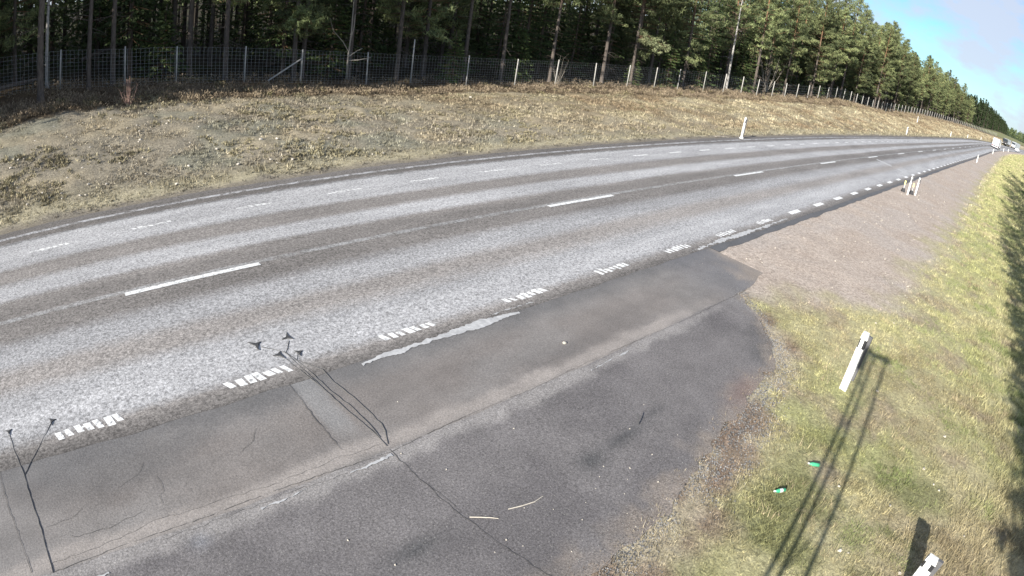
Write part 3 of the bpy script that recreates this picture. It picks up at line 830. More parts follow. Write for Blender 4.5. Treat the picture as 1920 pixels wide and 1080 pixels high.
def plant(proto, x, u, rz, sc=1.0, label=None, group=None, zoff=0.0):
    y, z = gz(x, u)
    if proto.name not in used:
        used.add(proto.name); proto.location = (x, y, z+zoff); proto.rotation_euler = (0, 0, rz); proto.scale = (sc,)*3
        if label: proto['label'] = label
        if group: proto['group'] = group
        return proto
    return dup(proto, (x, y, z+zoff), rz, sc, label, group)
rt = random.Random(42)
taken = []
# trunks that can be told apart in the photograph
plant(pine(120, 17, 8.5, 2.0, .18, 1, 'thick dark pine trunk nearest the road, leftmost in the heather', (1.8, 8, 10)), -.1, 29.9, .3)
b1 = birch(300, 13, .10, 'slim pale birch trunk right behind the thick dark leftmost pine'); b1.location = (.25, *gz(.25, 33.2))
b2 = birch(301, 13, .085, 'pale thin birch trunk, the farther of the pair beside the leftmost pine'); b2.location = (-.12+.05, *gz(.0, 38.5))
plant(pine(121, 16, 8, 2.0, .13, 1, 'slender grey pine trunk standing left of the reddish shrub'), 2.5, 32.0, 1.2)
plant(pine(122, 17, 8, 2.1, .15, 1, 'grey pine trunk directly behind the reddish shrub, nearest to it'), 3.95, 33.4, 2.0)
taken += [(-.1, 29.9), (.2, 33.2), (0, 38.5), (2.5, 32), (3.95, 33.4)]
for (x_, lab) in ((10.6, 'dark pine trunk behind the fence right of its third slim post'), (15.4, 'pine trunk behind the braced fence post under the bright bough'), (18.6, 'pine trunk just right of the braced fence post'), (22.1, 'pine trunk right beside the tallest fence post'),
                  (27.6, 'upright pine trunk right behind a fence post, right of the tallest post'), (31.1, 'pine trunk two fence gaps right of the tallest post'), (42.8, 'grey pine trunk with bare side twigs left of the pale hanging bough'), (56.0, 'straight dark pine trunk right of the pale hanging bough')):
    k = rt.randrange(5); plant(pines[k], x_, 34.2, rt.uniform(0, 6.28), rt.uniform(.95, 1.08), lab)
    taken.append((x_, 34.2))
b3 = birch(302, 14, .14, 'pale birch trunk standing out against the dark spruces right of centre'); b3.location = (65.4, *gz(65.4, 34.0)); taken.append((65.4, 34.0))
# random rows, nearest first
cand = []
for row, (u0, sp) in enumerate(((34.3, 3.3), (37.2, 3.4), (40.6, 3.8))):
    x_ = -34.0 if row == 0 else -26.0
    while x_ < 300:
        cand.append((x_+rt.uniform(-1.1, 1.1), u0+rt.uniform(-1.0, 1.3), row)); x_ += sp*(1 if x_ < 120 else 1.18)
cand.sort(key=lambda c: c[0]**2*.5+c[1]**2*6)
count = 0
for (x_, u_, row) in cand:
    if any((x_-a)**2+(u_-b)**2 < 2.4**2 for a, b in taken): continue
    taken.append((x_, u_))
    sc = rt.uniform(.80, 1.13)*np.interp(x_, [60, 140, 200, 300], [1, 1.06, .98, .90])+row*.03
    if rt.random() < ((.62 if row else .22) if x_ < 95 else .2): plant(spruces[rt.randrange(2)], x_, u_, rt.uniform(0, 6.28), sc, None, GS)
    else:
        k = rt.choice((0, 1, 0, 3, 2, 0)) if (row == 0 and x_ > 70) else rt.randrange(5)
        plant(pines[k], x_, u_, rt.uniform(0, 6.28), sc, None, GP)
    count += 1
    if count >= 285: break
for p_ in pines: p_['group'] = p_.get('group') or GP
# young spruces
for (x_, u_, k, sc, lab) in ((26.2, 33.6, 0, 1.0, 'bushy light green young spruce behind the fence right of the tallest post'), (47.0, 34.0, 0, .8, 'low light green young spruce under the pale hanging bough'), (33.2, 35.0, 1, 1.0, 'young spruce with bright green boughs behind the fence left of the bare thicket'), (71.5, 34.5, 1, 1.15, 'bright green young spruce beside the pale birch'), (97, 34, 1, 1.0, 'young spruce filling the gap where the fence post row bends'),):
    plant(young[k], x_, u_, rt.uniform(0, 6.28), sc, lab)
for k in range(34):
    x_ = rt.uniform(-6, 190); u_ = rt.uniform(34, 41)
    plant(young[rt.randrange(2)], x_, u_, rt.uniform(0, 6.28), rt.uniform(.7, 1.3), LY, GY)
# two low sunlit pine boughs reaching out over the fence
def bough_tree(seed, x_, u_, az, zb, ln, label, pale):
    global rng
    rng = np.random.default_rng(seed); rr = random.Random(seed)
    root = pine(seed, 16, 8, 2.0, .15, 1, label); G = []
    for j in range(5):
        a = az+rr.uniform(-.22, .22); p0 = np.array([0, 0, zb+.5+j*.12]); p1 = p0+orient(a, .12)*ln*.5; p2 = p1+orient(a+rr.uniform(-.3, .3), -.35)*ln*.5
        G.append(branch_quads(p0, p1, .04, .03)); G.append(branch_quads(p1, p2, .03, .01))
        for q in range(9):
            s = .4+.6*q/8; c = p0+(p1-p0)*(s/.5) if s < .5 else p1+(p2-p1)*((s-.5)/.5)
            c = c+np.array([rr.uniform(-.6, .6), rr.uniform(-.6, .6), rr.uniform(-.25, .2)])
            G.append(clump(c, .34, 26, .30, .07, pale*rr.uniform(.85, 1.15), .4))
    crown_mesh(G, 'bough', root)
    y, z = gz(x_, u_); root.location = (x_, y, z); return root
bough_tree(130, 14.6, 33.6, -1.75, 3.15, 3.6, 'pine with one low bright green bough hanging over the fence', C3(.20, .24, .10))
bough_tree(131, 46.6, 33.9, -1.9, 3.6, 3.6, 'pine with one pale sunlit drooping bough near the centre', C3(.24, .26, .14))
# trees on the near side, seen only through the shade they throw over the verge
LN = 'tall spruce on the near side of the road whose shade falls on the verge'
for k, x_ in enumerate((-11, -6, -1, 4, 9, 14, 20, 26, 33, 40, 48, 57, 67, 78, 90)):
    u_ = np.interp(x_+29, [4, 13, 24, 46, 100, 130], [-3.4, -2.5, -1.7, -.2, 1.2, 1.4])-4.35+rt.uniform(-.3, .3)
    o = plant(spruces[k % 2], x_, u_, rt.uniform(0, 6.28), rt.uniform(.84, .98), LN, 'spruces on the near side of the road')
k = 0
for x_ in (-5.8, -8.2, -10.8, -13.4, -16.2, -19, -22, -25, -28.5, -32, -36, -40):
    for du in (1.7, 4.4):
        u_ = 27.2+.148*x_+du+rt.uniform(-.3, .3); k += 1
        plant(spruces[k % 2], x_+rt.uniform(-.5, .3), u_, rt.uniform(0, 6.28), rt.uniform(1.15, 1.35), 'spruce left of the picture whose shade falls on the heather', 'spruces shading the left heather')

# deep forest, the dark stand beyond the bend and the wooded ridge: masses nobody could count
def mass(name, pts, hs, rad, cb, nq, ln, w, seed, lit=.5, trunk=True, dark=1.0):
    global rng
    rng = np.random.default_rng(seed); G = []
    N = len(pts)
    h = np.repeat(hs, nq); t = rng.uniform(0, 1, N*nq)**.9
    z = np.repeat(cb*hs, nq)+t*(h-np.repeat(cb*hs, nq))
    r = np.repeat(rad, nq)*(1-t)**.7*np.sqrt(rng.uniform(.05, 1, N*nq)); a = rng.uniform(0, 6.28, N*nq)
    c = np.repeat(pts, nq, 0)+np.stack([np.cos(a)*r, np.sin(a)*r, z], 1)
    d = np.stack([np.cos(a), np.sin(a), rng.uniform(-.5, .6, N*nq)], 1)+rng.normal(size=(N*nq, 3))*.4; d /= np.linalg.norm(d, axis=1, keepdims=True)
    V, F = leaf_quads(c, d, ln*rng.uniform(.6, 1.3, N*nq), w)
    tn = np.repeat(SPR_DARK+(PINE_LIT-SPR_DARK)*rng.uniform(0, lit, (N, 1)), nq, 0)*rng.uniform(.7, 1.3, (N*nq, 1))*dark
    G.append((V, F, np.repeat(tn, 4, 0)))
    if trunk:
        for q in range(2):
            s = np.array([[math.cos(q*1.57), math.sin(q*1.57), 0]])*.15
            b = pts-np.array([0, 0, .3]); tp = pts+np.stack([0*hs, 0*hs, hs*.9], 1)
            V = np.stack([b-s, b+s, tp+s*.3, tp-s*.3], 1).reshape(-1, 3)
            G.append((V, np.arange(len(V)).reshape(-1, 4), np.tile(C3(.075, .062, .05), (len(V), 1))))
    return tag(crown_mesh(G, name, None), kind='stuff')
rng = np.random.default_rng(77)
N = 1100
x_ = np.concatenate([rng.uniform(-60, 150, 700), rng.uniform(150, 330, 400)]); u_ = 43.5+rng.exponential(16, N)
y_ = u_+shift(x_); P = np.stack([x_, y_, Zg(x_, y_)], 1)
mass('deep_forest', P, rng.uniform(13, 18, N), rng.uniform(1.6, 2.4, N), .22, 170, .75, .24, 5)
rng = np.random.default_rng(78)
N = 520
x_ = rng.uniform(-20, 170, N); u_ = 40.5+rng.exponential(7, N); P = np.stack([x_, u_+shift(x_), Zg(x_, u_+shift(x_))], 1)
mass('forest_undergrowth', P, rng.uniform(3, 8, N), rng.uniform(1.0, 1.9, N), .04, 150, .5, .16, 6, .35, False)
rng = np.random.default_rng(79)
N = 620
x_ = 400+rng.uniform(0, 1, N)**1.3*760; y_ = 29+np.interp(x_, [400, 1160], [0, 2])+rng.exponential(22, N); P = np.stack([x_, y_, Zg(x_, y_)], 1)
mass('far_forest', P, rng.uniform(14, 19, N), rng.uniform(1.8, 2.8, N), .06, 90, 1.7, .7, 7, .0, dark=.55)  # needle colour darkened so the whole stand looks shaded
rng = np.random.default_rng(80)
hx = np.linspace(1250, 2300, 60); hy = np.linspace(-700, 500, 70)
X, Y = np.meshgrid(hx, hy, indexing='ij')
Z = 3+15*np.exp(-((X-1700)/330)**2)*(1+.5*(fbm(X, Y, 260, 201)-.5))*np.interp(Y, [-700, -100, 200, 500], [.8, 1, .95, .6])+fbm(X, Y, 24, 203)*5
I = np.arange(X.size).reshape(X.shape); F = np.stack([I[:-1, :-1].ravel(), I[1:, :-1].ravel(), I[1:, 1:].ravel(), I[:-1, 1:].ravel()], 1)
tag(meshob('hill', np.stack([X, Y, Z], -1).reshape(-1, 3), F, M['soil'], tint=np.tile(C3(.05, .065, .03), (X.size, 1))), kind='structure')
N = 900
x_ = rng.uniform(1300, 1800, N); y_ = rng.uniform(-300, 260, N); z_ = 3+15*np.exp(-((x_-1700)/330)**2)
mass('ridge_forest', np.stack([x_, y_, z_], 1), rng.uniform(10, 16, N), rng.uniform(3, 5, N), .05, 30, 3.5, 1.6, 8, .4, False)

# ------------------------------------------------------------------ wildlife fence
fence = thing('wildlife_fence', 'long wire mesh wildlife fence on pale posts along the top of the far bank', 'fence')
fxs = [.98-13.5, .98-8.4, .98-3.9, .98, 4.51, 7.33, 11.2, 14.6, 18.93, 22.11, 26.57, 30.99, 35.15, 39.74, 44.22, 48.42, 52.47, 57.47, 61.92, 66.34, 70.66, 75.36, 79.71, 84.0, 88.6, 93.2, 97.6, 102, 106.6, 110.9, 115]
while fxs[-1] < 372: fxs.append(fxs[-1]+4.4)
fxs = fxs[:97]
FU = 32.5
def fpt(x, z=0.0, du=0.0):
    y, g = gz(x, FU+du); return (x, y, g+z)
rf = random.Random(3)
for i, x in enumerate(fxs):
    tall = abs(x-22.11) < .1
    hgt = 2.95 if tall else 2.02+rf.uniform(-.06, .08)
    b = Vector(fpt(x)); lean = Vector((rf.uniform(-.05, .05), rf.uniform(-.04, .04), 0))
    pm = MB().tube([b-Vector((0, 0, .3)), b+lean*.5+Vector((0, 0, hgt*.5)), b+lean+Vector((0, 0, hgt))], [.05, .046, .042] if x < 60 else [.07, .065, .06], 8)
    o = pm.build('post', M['post'], fence, True)
    if tall: o['label'] = 'taller pale post rising above the mesh'
b = Vector(fpt(14.6)); a = Vector(fpt(12.6))
MB().tube([a+Vector((0, 0, .15)), b+Vector((0, 0, 1.45))], .045, 6).build('brace', M['post'], fence)
wm = MB()
def wire(p, q, w):
    p, q = Vector(p), Vector(q); d = (q-p).normalized(); s = Vector((1, 0, 0)) if abs(d.z) > .7 else Vector((0, 0, 1))
    n = len(wm.v); wm.add([p-s*w, p+s*w, q+s*w, q-s*w], [(0, 1, 2, 3)])
hts = [.08, .22, .36, .5, .66, .82, .98, 1.16, 1.34, 1.54, 1.74, 1.94]
for xa, xb in zip(fxs[:-1], fxs[1:]):
    far = xa > 70
    for k, hz in enumerate(hts):
        if far and k % 2: continue
        wire(fpt(xa, hz, -.08), fpt(xb, hz, -.08), .0024 if not far else .005)
    n = int((xb-xa)/(.22 if xa < 45 else .45 if xa < 110 else .9))
    for k in range(n):
        x = xa+(xb-xa)*(k+.5)/n; wire(fpt(x, .06, -.085), fpt(x, 1.94, -.085), .0034 if xa < 45 else .006 if xa < 110 else .011)
wm.build('wire_mesh', M['wire'], fence)

# ------------------------------------------------------------------ marker posts
def marker(label, x, u, h=1.2, rz=0.0, lean=(0, 0), w=.125, foot=False, group=None, z=None):
    y, g = gz(x, u)
    t = thing('marker_post', label, 'marker post', (x, y, g if z is None else z), rz, group)
    t.rotation_euler = (lean[0], lean[1], rz)
    mb = MB(); d = .10
    mb.box((0, 0, h*.37-.1), (d, w, h*.74+.2)); mb.box((0, 0, h*.945), (d, w, h*.11), top=(.8, .8))
    mb.build('post', M['white'], t)
    MB().box((.004, 0, h*.815), (d*.9, w*.98, h*.152)).build('dark_band', M['black'], t)
    MB().box((-d*.45-.004, w*.08, h*.815), (.014, w*.46, h*.13)).build('reflector', M['reflector'], t)
    MB().box((d*.5+.02, -w*.52, h*.57), (.06, w*.55, h*.76), top=(1, 1.5)).build('dark_back_piece', M['dark_plastic'], t)  # dark piece behind one side, wider towards the top
    if foot: MB().box((-.02, -.02, .045), (.55, .3, .09), .25, top=(.8, .75)).build('foot_block', M['concrete'], t)
    return t
marker('white marker post with dark band standing in the grass by the bay', 11.95, 1.75, 1.36, -.05, (0, 0), .16)
marker('white marker post cut by the bottom edge, nearest to the camera', 7.45, -1.29, .84, -.05, (0, 0), .2)
marker('left white post of the close pair beside yellow cable markers', 39.8, 6.32, 1.2, 0, (0, 0), .10)
marker('right white post of the close pair beside yellow cable markers', 40.9, 5.98, 1.2, 0, (0, 0), .10)
for (x, u, lab) in ((102.0, 6.45, 'white marker post on the near gravel verge, first beyond the pair'), (164.6, 6.8, 'white marker post on the near verge just before the truck')):
    marker(lab, x, u, 1.25, 0, (0, 0), .15)
for (x, u) in ((222, 6.9), (246, 6.9)): marker('tiny white marker post on the near verge right of the truck', x, u, 1.2, 0, (0, 0), .18, group='distant marker posts right of the truck')
marker('white marker post on a pale concrete foot at the far road edge', 38.2, 17.95, 1.45, .1, (0, .0), .12, True)
for (x, u, lab) in ((101, 18.9, 'white marker post at the far road edge below the bank, second along'), (163.7, 18.95, 'white marker post at the far road edge, third along'), (205, 18.7, 'white marker post at the far road edge, fourth along'), (245, 18.7, 'white marker post at the far road edge, fifth along'), (285, 18.7, 'white marker post at the far road edge, last before the truck')):
    marker(lab, x, u, 1.3, 0, (0, 0), .17)
marker('pale yellowish stake standing halfway up the far bank', 146, 25.5, 1.6, 0, (0, .0), .14)
def cable_marker(x, u, label):
    y, g = gz(x, u); t = thing('cable_marker', label, 'cable marker', (x, y, g))
    MB().box((0, 0, .3), (.04, .05, .62)).build('stake', M['steel'], t)
    MB().box((-.03, 0, .62), (.05, .09, .26)).build('plate', M['yellow'], t)
    MB().box((0, 0, .12), (.26, .30, .26), .4, top=(.55, .55)).build('foot', M['black'], t)
cable_marker(40.3, 6.75, 'yellow cable marker on a black foot, left of the post pair')
cable_marker(40.7, 6.22, 'yellow cable marker on a black foot between the two posts')
y, g = gz(36.0, 18.3); pl = thing('plank', 'pale board lying flat at the far road edge', 'plank', (36.0, y, g+.03), -.15)
MB().box((0, 0, .02), (1.3, .16, .05)).box((.2, .0, .055), (.1, .2, .02)).build('board', M['wood'], pl)

# ------------------------------------------------------------------ vehicles far down the road
def wheel(mb_parent, x, y, r, w):
    mb = MB(); V = []; F = []
    mb.tube([(x, y-w/2, r), (x, y-w/2+.02, r), (x, y+w/2-.02, r), (x, y+w/2, r)], [r*.9, r, r, r*.9], 16); o = mb.build('wheel', M['rubber'], mb_parent)
    s = 1 if y > 0 else -1
    MB().tube([(x, y+s*(w/2-.01), r), (x, y+s*(w/2+.02), r)], [r*.55, r*.45], 12).build('rim', M['steel'], o)
def lorry(label, x, y, z, rz, body, cabmat, L=8.2):
    t = thing('lorry', label, 'lorry', (x, y, z), rz)    # drives towards +x of its own frame; rear at x = 0
    MB().box((L/2, 0, 2.2), (L, 2.3, 2.3)).build('cargo_box', body, t)
    for s in (-1, 1):
        MB().box((-.02, s*.57, 2.2), (.04, 1.08, 2.15)).build('rear_door', body, t)
        MB().box((-.10, s*.95, .82), (.06, .36, .16)).build('tail_light', M['red_light'], t)
        MB().box((-.03, s*1.13, 2.2), (.06, .06, 2.26)).build('door_post', M['steel'], t)
        for xx in (1.4, 2.6, L+1.2): wheel(t, xx, s*1.05, .5, .32)
        MB().box((L+1.1, s*1.45, 2.3), (.18, .12, .6)).build('mirror', M['black'], t)
    MB().box((-.06, 0, .62), (.12, 2.4, .22)).build('underride_bar', M['truck_white'], t)
    MB().box((L/2+.7, 0, .88), (L+1.2, .9, .30)).build('chassis', M['dark_metal'], t)
    c = MB().box((L+1.2, 0, 1.95), (2.0, 2.45, 2.5), top=(.85, .94)).build('cab', cabmat, t)
    MB().box((L+2.17, 0, 2.45), (.05, 2.1, .85)).build('windscreen', M['glass'], c)
    for s in (-1, 1): MB().box((L+2.22, s*.85, .95), (.06, .35, .2)).build('headlight', M['reflector'], c)
    return t
yy = 8.75
lorry('white box lorry seen from behind, driving away in the near lane', 215, yy, float(zroad(215))+.02, math.atan(-8e-4*50), M['truck_white'], M['truck_white'])
def car(label, x, y, z, rz, paint):
    t = thing('car', label, 'car', (x, y, z), rz)
    prof = [(-2.2, .35), (-2.25, .75), (-1.5, .95), (-.7, 1.45), (.9, 1.48), (1.75, 1.0), (2.2, .92), (2.25, .35)]
    V = []; F = []; n = len(prof)
    for s in (-1, 1):
        for (a, b) in prof: V.append((a, s*(.86 if b < 1.1 else .68), b))
    F = [tuple(range(n))[::-1], tuple(range(n, 2*n))]+[(i, (i+1) % n, (i+1) % n+n, i+n) for i in range(n)]
    MB().add(V, F).build('body', paint, t)
    MB().add([(-1.52, s*.62, .99) for s in (-1, 1)]+[(-.74, s*.56, 1.43) for s in (1, -1)], [(0, 1, 2, 3)]).build('windscreen', M['glass'], t)
    for s in (-1, 1):
        MB().box((-2.24, s*.6, .68), (.06, .34, .14)).build('headlight', M['reflector'], t)
        MB().box((.1, s*.78, 1.2), (1.6, .05, .32), top=(.8, 1)).build('side_window', M['glass'], t)
        for xx in (-1.4, 1.4): wheel(t, xx, s*.78, .32, .2)
    return t
lorry('pale grey lorry far beyond the white truck, at the right end of the road', 342, 1.2, float(zroad(330))+.1, math.pi-.3, M['grey_car'], M['grey_car'], 7)
lorry('dark fronted lorry coming the other way just right of the white truck', 330, 6.6, float(zroad(320))+.1, math.pi-.2, M['grey_car'], M['dark_metal'], 8)
car('small white car far away at the foot of the trees on the right', 300, .9, float(zroad(300))+.25, math.pi-.2, M['truck_white'])

# ------------------------------------------------------------------ road sensors with their leads set in the surface
def sensor(label, head, lead, sz=.11, rot=0.0):
    sz *= .82
    t = thing('road_sensor', label, 'road sensor', (head[0], head[1], float(Zg(*head))+.017))
    def loc(p): return (p[0]-head[0], p[1]-head[1], float(Zg(*p))-float(Zg(*head)))
    mb = MB(); V = []; n = 9; rr = random.Random(int(head[0]*1000)); k = []
    for i in range(n):
        a = rot+2*math.pi*i/n; r = sz*(1.25 if i % 3 == 0 else .42)*rr.uniform(.8, 1.2); k.append((math.cos(a)*r, math.sin(a)*r*1.3))
    V = [(x, y, 0) for x, y in k]+[(x*.9, y*.9, .012) for x, y in k]
    mb.add(V, [tuple(range(n, 2*n))]+[(i, (i+1) % n, (i+1) % n+n, i+n) for i in range(n)]); mb.build('sensor_head', M['tar'], t)
    mb = MB(); rr = random.Random(3)
    P = []
    for a, b in zip(lead[:-1], lead[1:]):
        kk = max(1, int(math.dist(a, b)/.1))
        for i in range(kk): P.append((a[0]+(b[0]-a[0])*i/kk+rr.uniform(-.008, .008), a[1]+(b[1]-a[1])*i/kk+rr.uniform(-.008, .008)))
    P.append(lead[-1])
    mb.tube([(q[0], q[1], q[2]-.002) for q in map(loc, P)], [.0055+rr.uniform(-.002, .002) for _ in P], 5); mb.build('cable', M['cable'], t)
sensor('black arrow shaped sensor patch in the lane, farthest left of the four', (3.17, 8.95), [(3.23, 8.85), (3.54, 8.54), (3.60, 8.02), (3.65, 7.38), (3.70, 6.76), (3.76, 6.23), (3.79, 5.9), (3.79, 5.62)], .13, .3)
sensor('black arrow shaped sensor patch in the lane, farthest up the road', (3.78, 8.91), [(3.76, 8.80), (3.56, 8.5), (3.67, 7.97), (3.73, 7.17), (3.82, 6.64), (3.83, 6.12), (3.81, 5.83)], .12, 1.2)
sensor('small black sensor patch beside the fork of the cables', (3.42, 8.49), [(3.45, 8.45), (3.50, 8.25), (3.58, 7.74), (3.66, 7.3)], .10, .9)
sensor('small black sensor patch right of the cable fork near the edge line', (3.76, 8.40), [(3.72, 8.36), (3.64, 8.22), (3.89, 7.76), (3.89, 7.37), (3.96, 6.88), (3.99, 6.45), (3.99, 6.08), (3.95, 5.91), (3.83, 5.65)], .10, .2)
sensor('black sensor patch at the left edge of the picture', (-1.55, 8.53), [(-1.54, 8.45), (-1.47, 7.9), (-1.39, 7.48), (-1.35, 6.94), (-1.29, 6.4), (-1.28, 6.04), (-1.27, 5.52)], .07, .5)
sensor('black sensor patch right of the one at the left edge', (-.74, 8.49), [(-.77, 8.42), (-1.1, 7.9), (-1.38, 7.45)], .08, .1)
mb = MB()
for pts, w, sd_ in (([(3.22, 7.66), (3.22, 7.3), (3.19, 6.7), (3.19, 6.27), (3.19, 5.88)], .012, 31), ([(-1.79, 7.45), (-1.75, 6.93), (-1.68, 6.48), (-1.63, 6.16), (-1.58, 5.62)], .012, 32), ([(-1.9, 8.2), (-1.79, 7.45)], .007, 33)):
    ribbon(mb, pts, w, .0165, sd_, .012)
tag(mb.build('sawn_grooves', M['crack']), kind='structure')

# ------------------------------------------------------------------ litter and stones
def litter_at(x, u, dz=0.0): y, g = gz(x, u); return (x, y, g+dz)
def bottle(label, x, u, rz, sc):
    t = thing('crushed_bottle', label, 'litter', litter_at(x, u, .04), rz); t.scale = (.8, .8, .8)
    mb = MB(); mb.tube([(-.11, 0, .03), (-.10, 0, .03), (0, .01, .035), (.06, 0, .03), (.10, 0, .03), (.13, 0, .035)], [.03, .042, .036*sc, .042, .028, .015], 10); mb.build('body', M['green'], t, True)
    MB().tube([(.13, 0, .035), (.165, 0, .037)], .018, 8).build('cap', M['white'], t)
    MB().tube([(-.035, .006, .034), (.03, .008, .034)], .040, 10).build('label_band', M['white'] if sc < 1 else M['green'], t)
bottle('crushed green bottle lying in the grass, the one nearer the camera', 7.86, 1.34, 2.6, .8)
bottle('crushed green bottle lying in the grass closer to the mast shadow', 8.95, 1.19, 2.2, 1.05)
def stick(name, label, a, b, mat, r=.008, bend=.03, z=.018):
    ya, ga = gz(*a); t = thing(name, label, name.replace('_', ' '), (a[0], ya, ga+z))
    d = Vector((b[0]-a[0], b[1]-a[1], 0)); s = Vector((-d.y, d.x, 0)).normalized()
    mb = MB(); mb.tube([(0, 0, 0), d*.35+s*bend*.7, d*.7+s*bend, d], [r, r, r*.9, r*.6], 6)
    if name == 'twig': mb.tube([d*.7+s*bend, d*.85+s*(bend+.04)], [r*.6, r*.3], 5)
    mb.build('stem', mat, t)
stick('straw', 'pale straw lying on the dark bay, the left one', (3.91, 3.90), (4.20, 3.67), M['twig'], .007, .01)
stick('straw', 'pale bent straw lying on the dark bay, the right one', (4.42, 3.72), (4.97, 3.63), M['twig'], .007, -.04)
st = thing('dark_stick', 'short dark stick standing up from the bay beside a stain', 'stick', litter_at(7.38, 3.84, .012))
MB().tube([(0, 0, 0), (.03, .05, .07), (.06, .12, .13)], [.010, .009, .006], 6).build('stem', M['tar'], st)
def stone_mesh(seed):
    me_rng = np.random.default_rng(seed)
    import bmesh
    bm = bmesh.new(); bmesh.ops.create_icosphere(bm, subdivisions=2, radius=1)
    k = me_rng.normal(size=(4, 3))
    for v in bm.verts:
        n = np.array(v.co); f = 1+.18*math.sin(2.3*n@k[0]+seed)+.14*math.sin(3.1*n@k[1])
        v.co = Vector((n[0]*f*1.2, n[1]*f*.95, n[2]*f*.7))
    me = bpy.data.meshes.new('stone'); bm.to_mesh(me); bm.free(); me.materials.append(M['stone']); return me
smesh = [stone_mesh(k) for k in range(5)]
rs = random.Random(11)
def stone(x, u, r, label, group):
    o = bpy.data.objects.new('stone', smesh[rs.randrange(5)]); col.objects.link(o)
    o.location = litter_at(x, u, r*.35+.008); o.scale = (r, r, r); o.rotation_euler = (rs.uniform(-.3, .3), rs.uniform(-.3, .3), rs.uniform(0, 6.3))
    tag(o, label, 'stone', group)
BAY = [(4.51, 6.41), (4.22, 4.78), (3.88, 5.38), (5.63, 4.93), (7.17, 3.86), (7.71, 3.27), (6.96, 3.24), (6.13, 3.53), (6.42, 3.26), (5.91, 3.42), (6.2, 3.13), (5.93, 2.96), (5.36, 3.19), (4.61, 3.62), (4.91, 3.37), (5.66, 2.69), (5.08, 3.0), (4.04, 3.34), (4.14, 3.14), (3.79, 3.27), (4.56, 2.7), (5.56, 2.45), (2.68, 3.78), (2.41, 4.4), (6.53, 2.8), (5.68, 3.29), (7.9, 4.13)]
for p_ in BAY: stone(p_[0], p_[1], rs.uniform(.006, .013), 'small pale pebble lying loose on the dark parking bay', 'pebbles on the parking bay')
stone(8.17, 6.27, .035, 'pale fist sized stone alone on the brownish shoulder', None)
for p_ in [(10.53, -.94), (10.45, -1.09), (9.17, -.35), (8.86, .62), (10.82, -.62), (11.51, -1.2), (7.81, -1.04), (7.55, -.14), (12.43, -.76), (12.65, 1.11), (7.48, 0), (9.62, -1.91)]:
    stone(p_[0], p_[1], rs.uniform(.018, .034), 'pale stone lying in the grass of the near verge', 'stones in the near verge')
GR = [(24.18, 4.79), (23.47, 5.16), (23.98, 4.6), (27.81, 5.2), (21.25, 2.53), (20.41, 3.0), (20.49, 2.78), (19.85, 2.14), (17.38, 4.04), (16.58, 6.53), (16.45, 6.59), (23.27, 2.88), (26.82, 2.82), (25.15, 3.59), (24.19, 5.14), (24.12, 5.45), (19.75, 2.05), (28.18, 3.54), (16.26, 4.33), (16.35, 2.26), (17.0, 1.85), (20.9, 2.28)]
GR += [(rs.uniform(16, 45), rs.uniform(3.2, 6.8)) for _ in range(60)]
for p_ in GR: stone(p_[0], p_[1], rs.uniform(.010, .022)*(1+p_[0]/60), 'small pale stone scattered on the bare gravel verge', 'stones on the gravel verge')
BK = [(-.87, 22.86), (.45, 25.59), (2.96, 25.87), (3.36, 25.64), (2.59, 24.74), (3.47, 24.57), (3.91, 24.79), (4.32, 24.93), (5.02, 25.0), (5.34, 24.91), (6.24, 25.1), (6.06, 24.41), (6.33, 23.86), (6.82, 24.94), (2.51, 22.87), (2.58, 22.39), (3.78, 23.15), (4.68, 21.77), (4.89, 21.97), (5.56, 22.3), (3.57, 21.46), (2.68, 21.47), (1.89, 21.91), (1.4, 21.89), (.41, 19.83), (.41, 19.5), (1.02, 19.45), (1.21, 19.44), (-.24, 20.08), (-1.14, 20.8), (-.8, 19.58), (1.99, 19.88), (3.49, 19.5), (4.26, 19.09), (4.6, 22.34), (-1.69, 24.22), (-.09, 24.15), (.59, 24.3), (.92, 24.29), (6.22, 26.36), (8.9, 22.53), (12.1, 25.4), (12.79, 25.51), (9.63, 23.58), (10.96, 21.42), (-1.1, 22.89), (-1.4, 22.32), (3.42, 20.14), (9.23, 20.8), (4.5, 20.16), (1.3, 21.31),
      (16.17, 24.55), (17.18, 24.85), (16.89, 24.75), (20.96, 22.68), (20.72, 22.88), (22.43, 22.02), (22.9, 21.97), (18.2, 21.65), (16.52, 21.77), (15.58, 22.87), (23.82, 19.12), (33.89, 22.54), (33.33, 23.22), (29.57, 28.74), (11.76, 19.37), (12.21, 19.34), (15.78, 19.98), (17.69, 21.4)]
BK += [(rs.uniform(-2, 9), rs.uniform(19.3, 26)) for _ in range(45)]
for p_ in BK: stone(p_[0], p_[1], rs.uniform(.02, .055), 'pale stone scattered on the stony face of the far bank', 'stones on the far bank')
stone(8.25, 21.84, .08, 'pale round boulder half hidden in a green tussock on the far bank', None)
stone(23.65, 28.39, .08, 'pale stone alone at the foot of the heather belt', None)

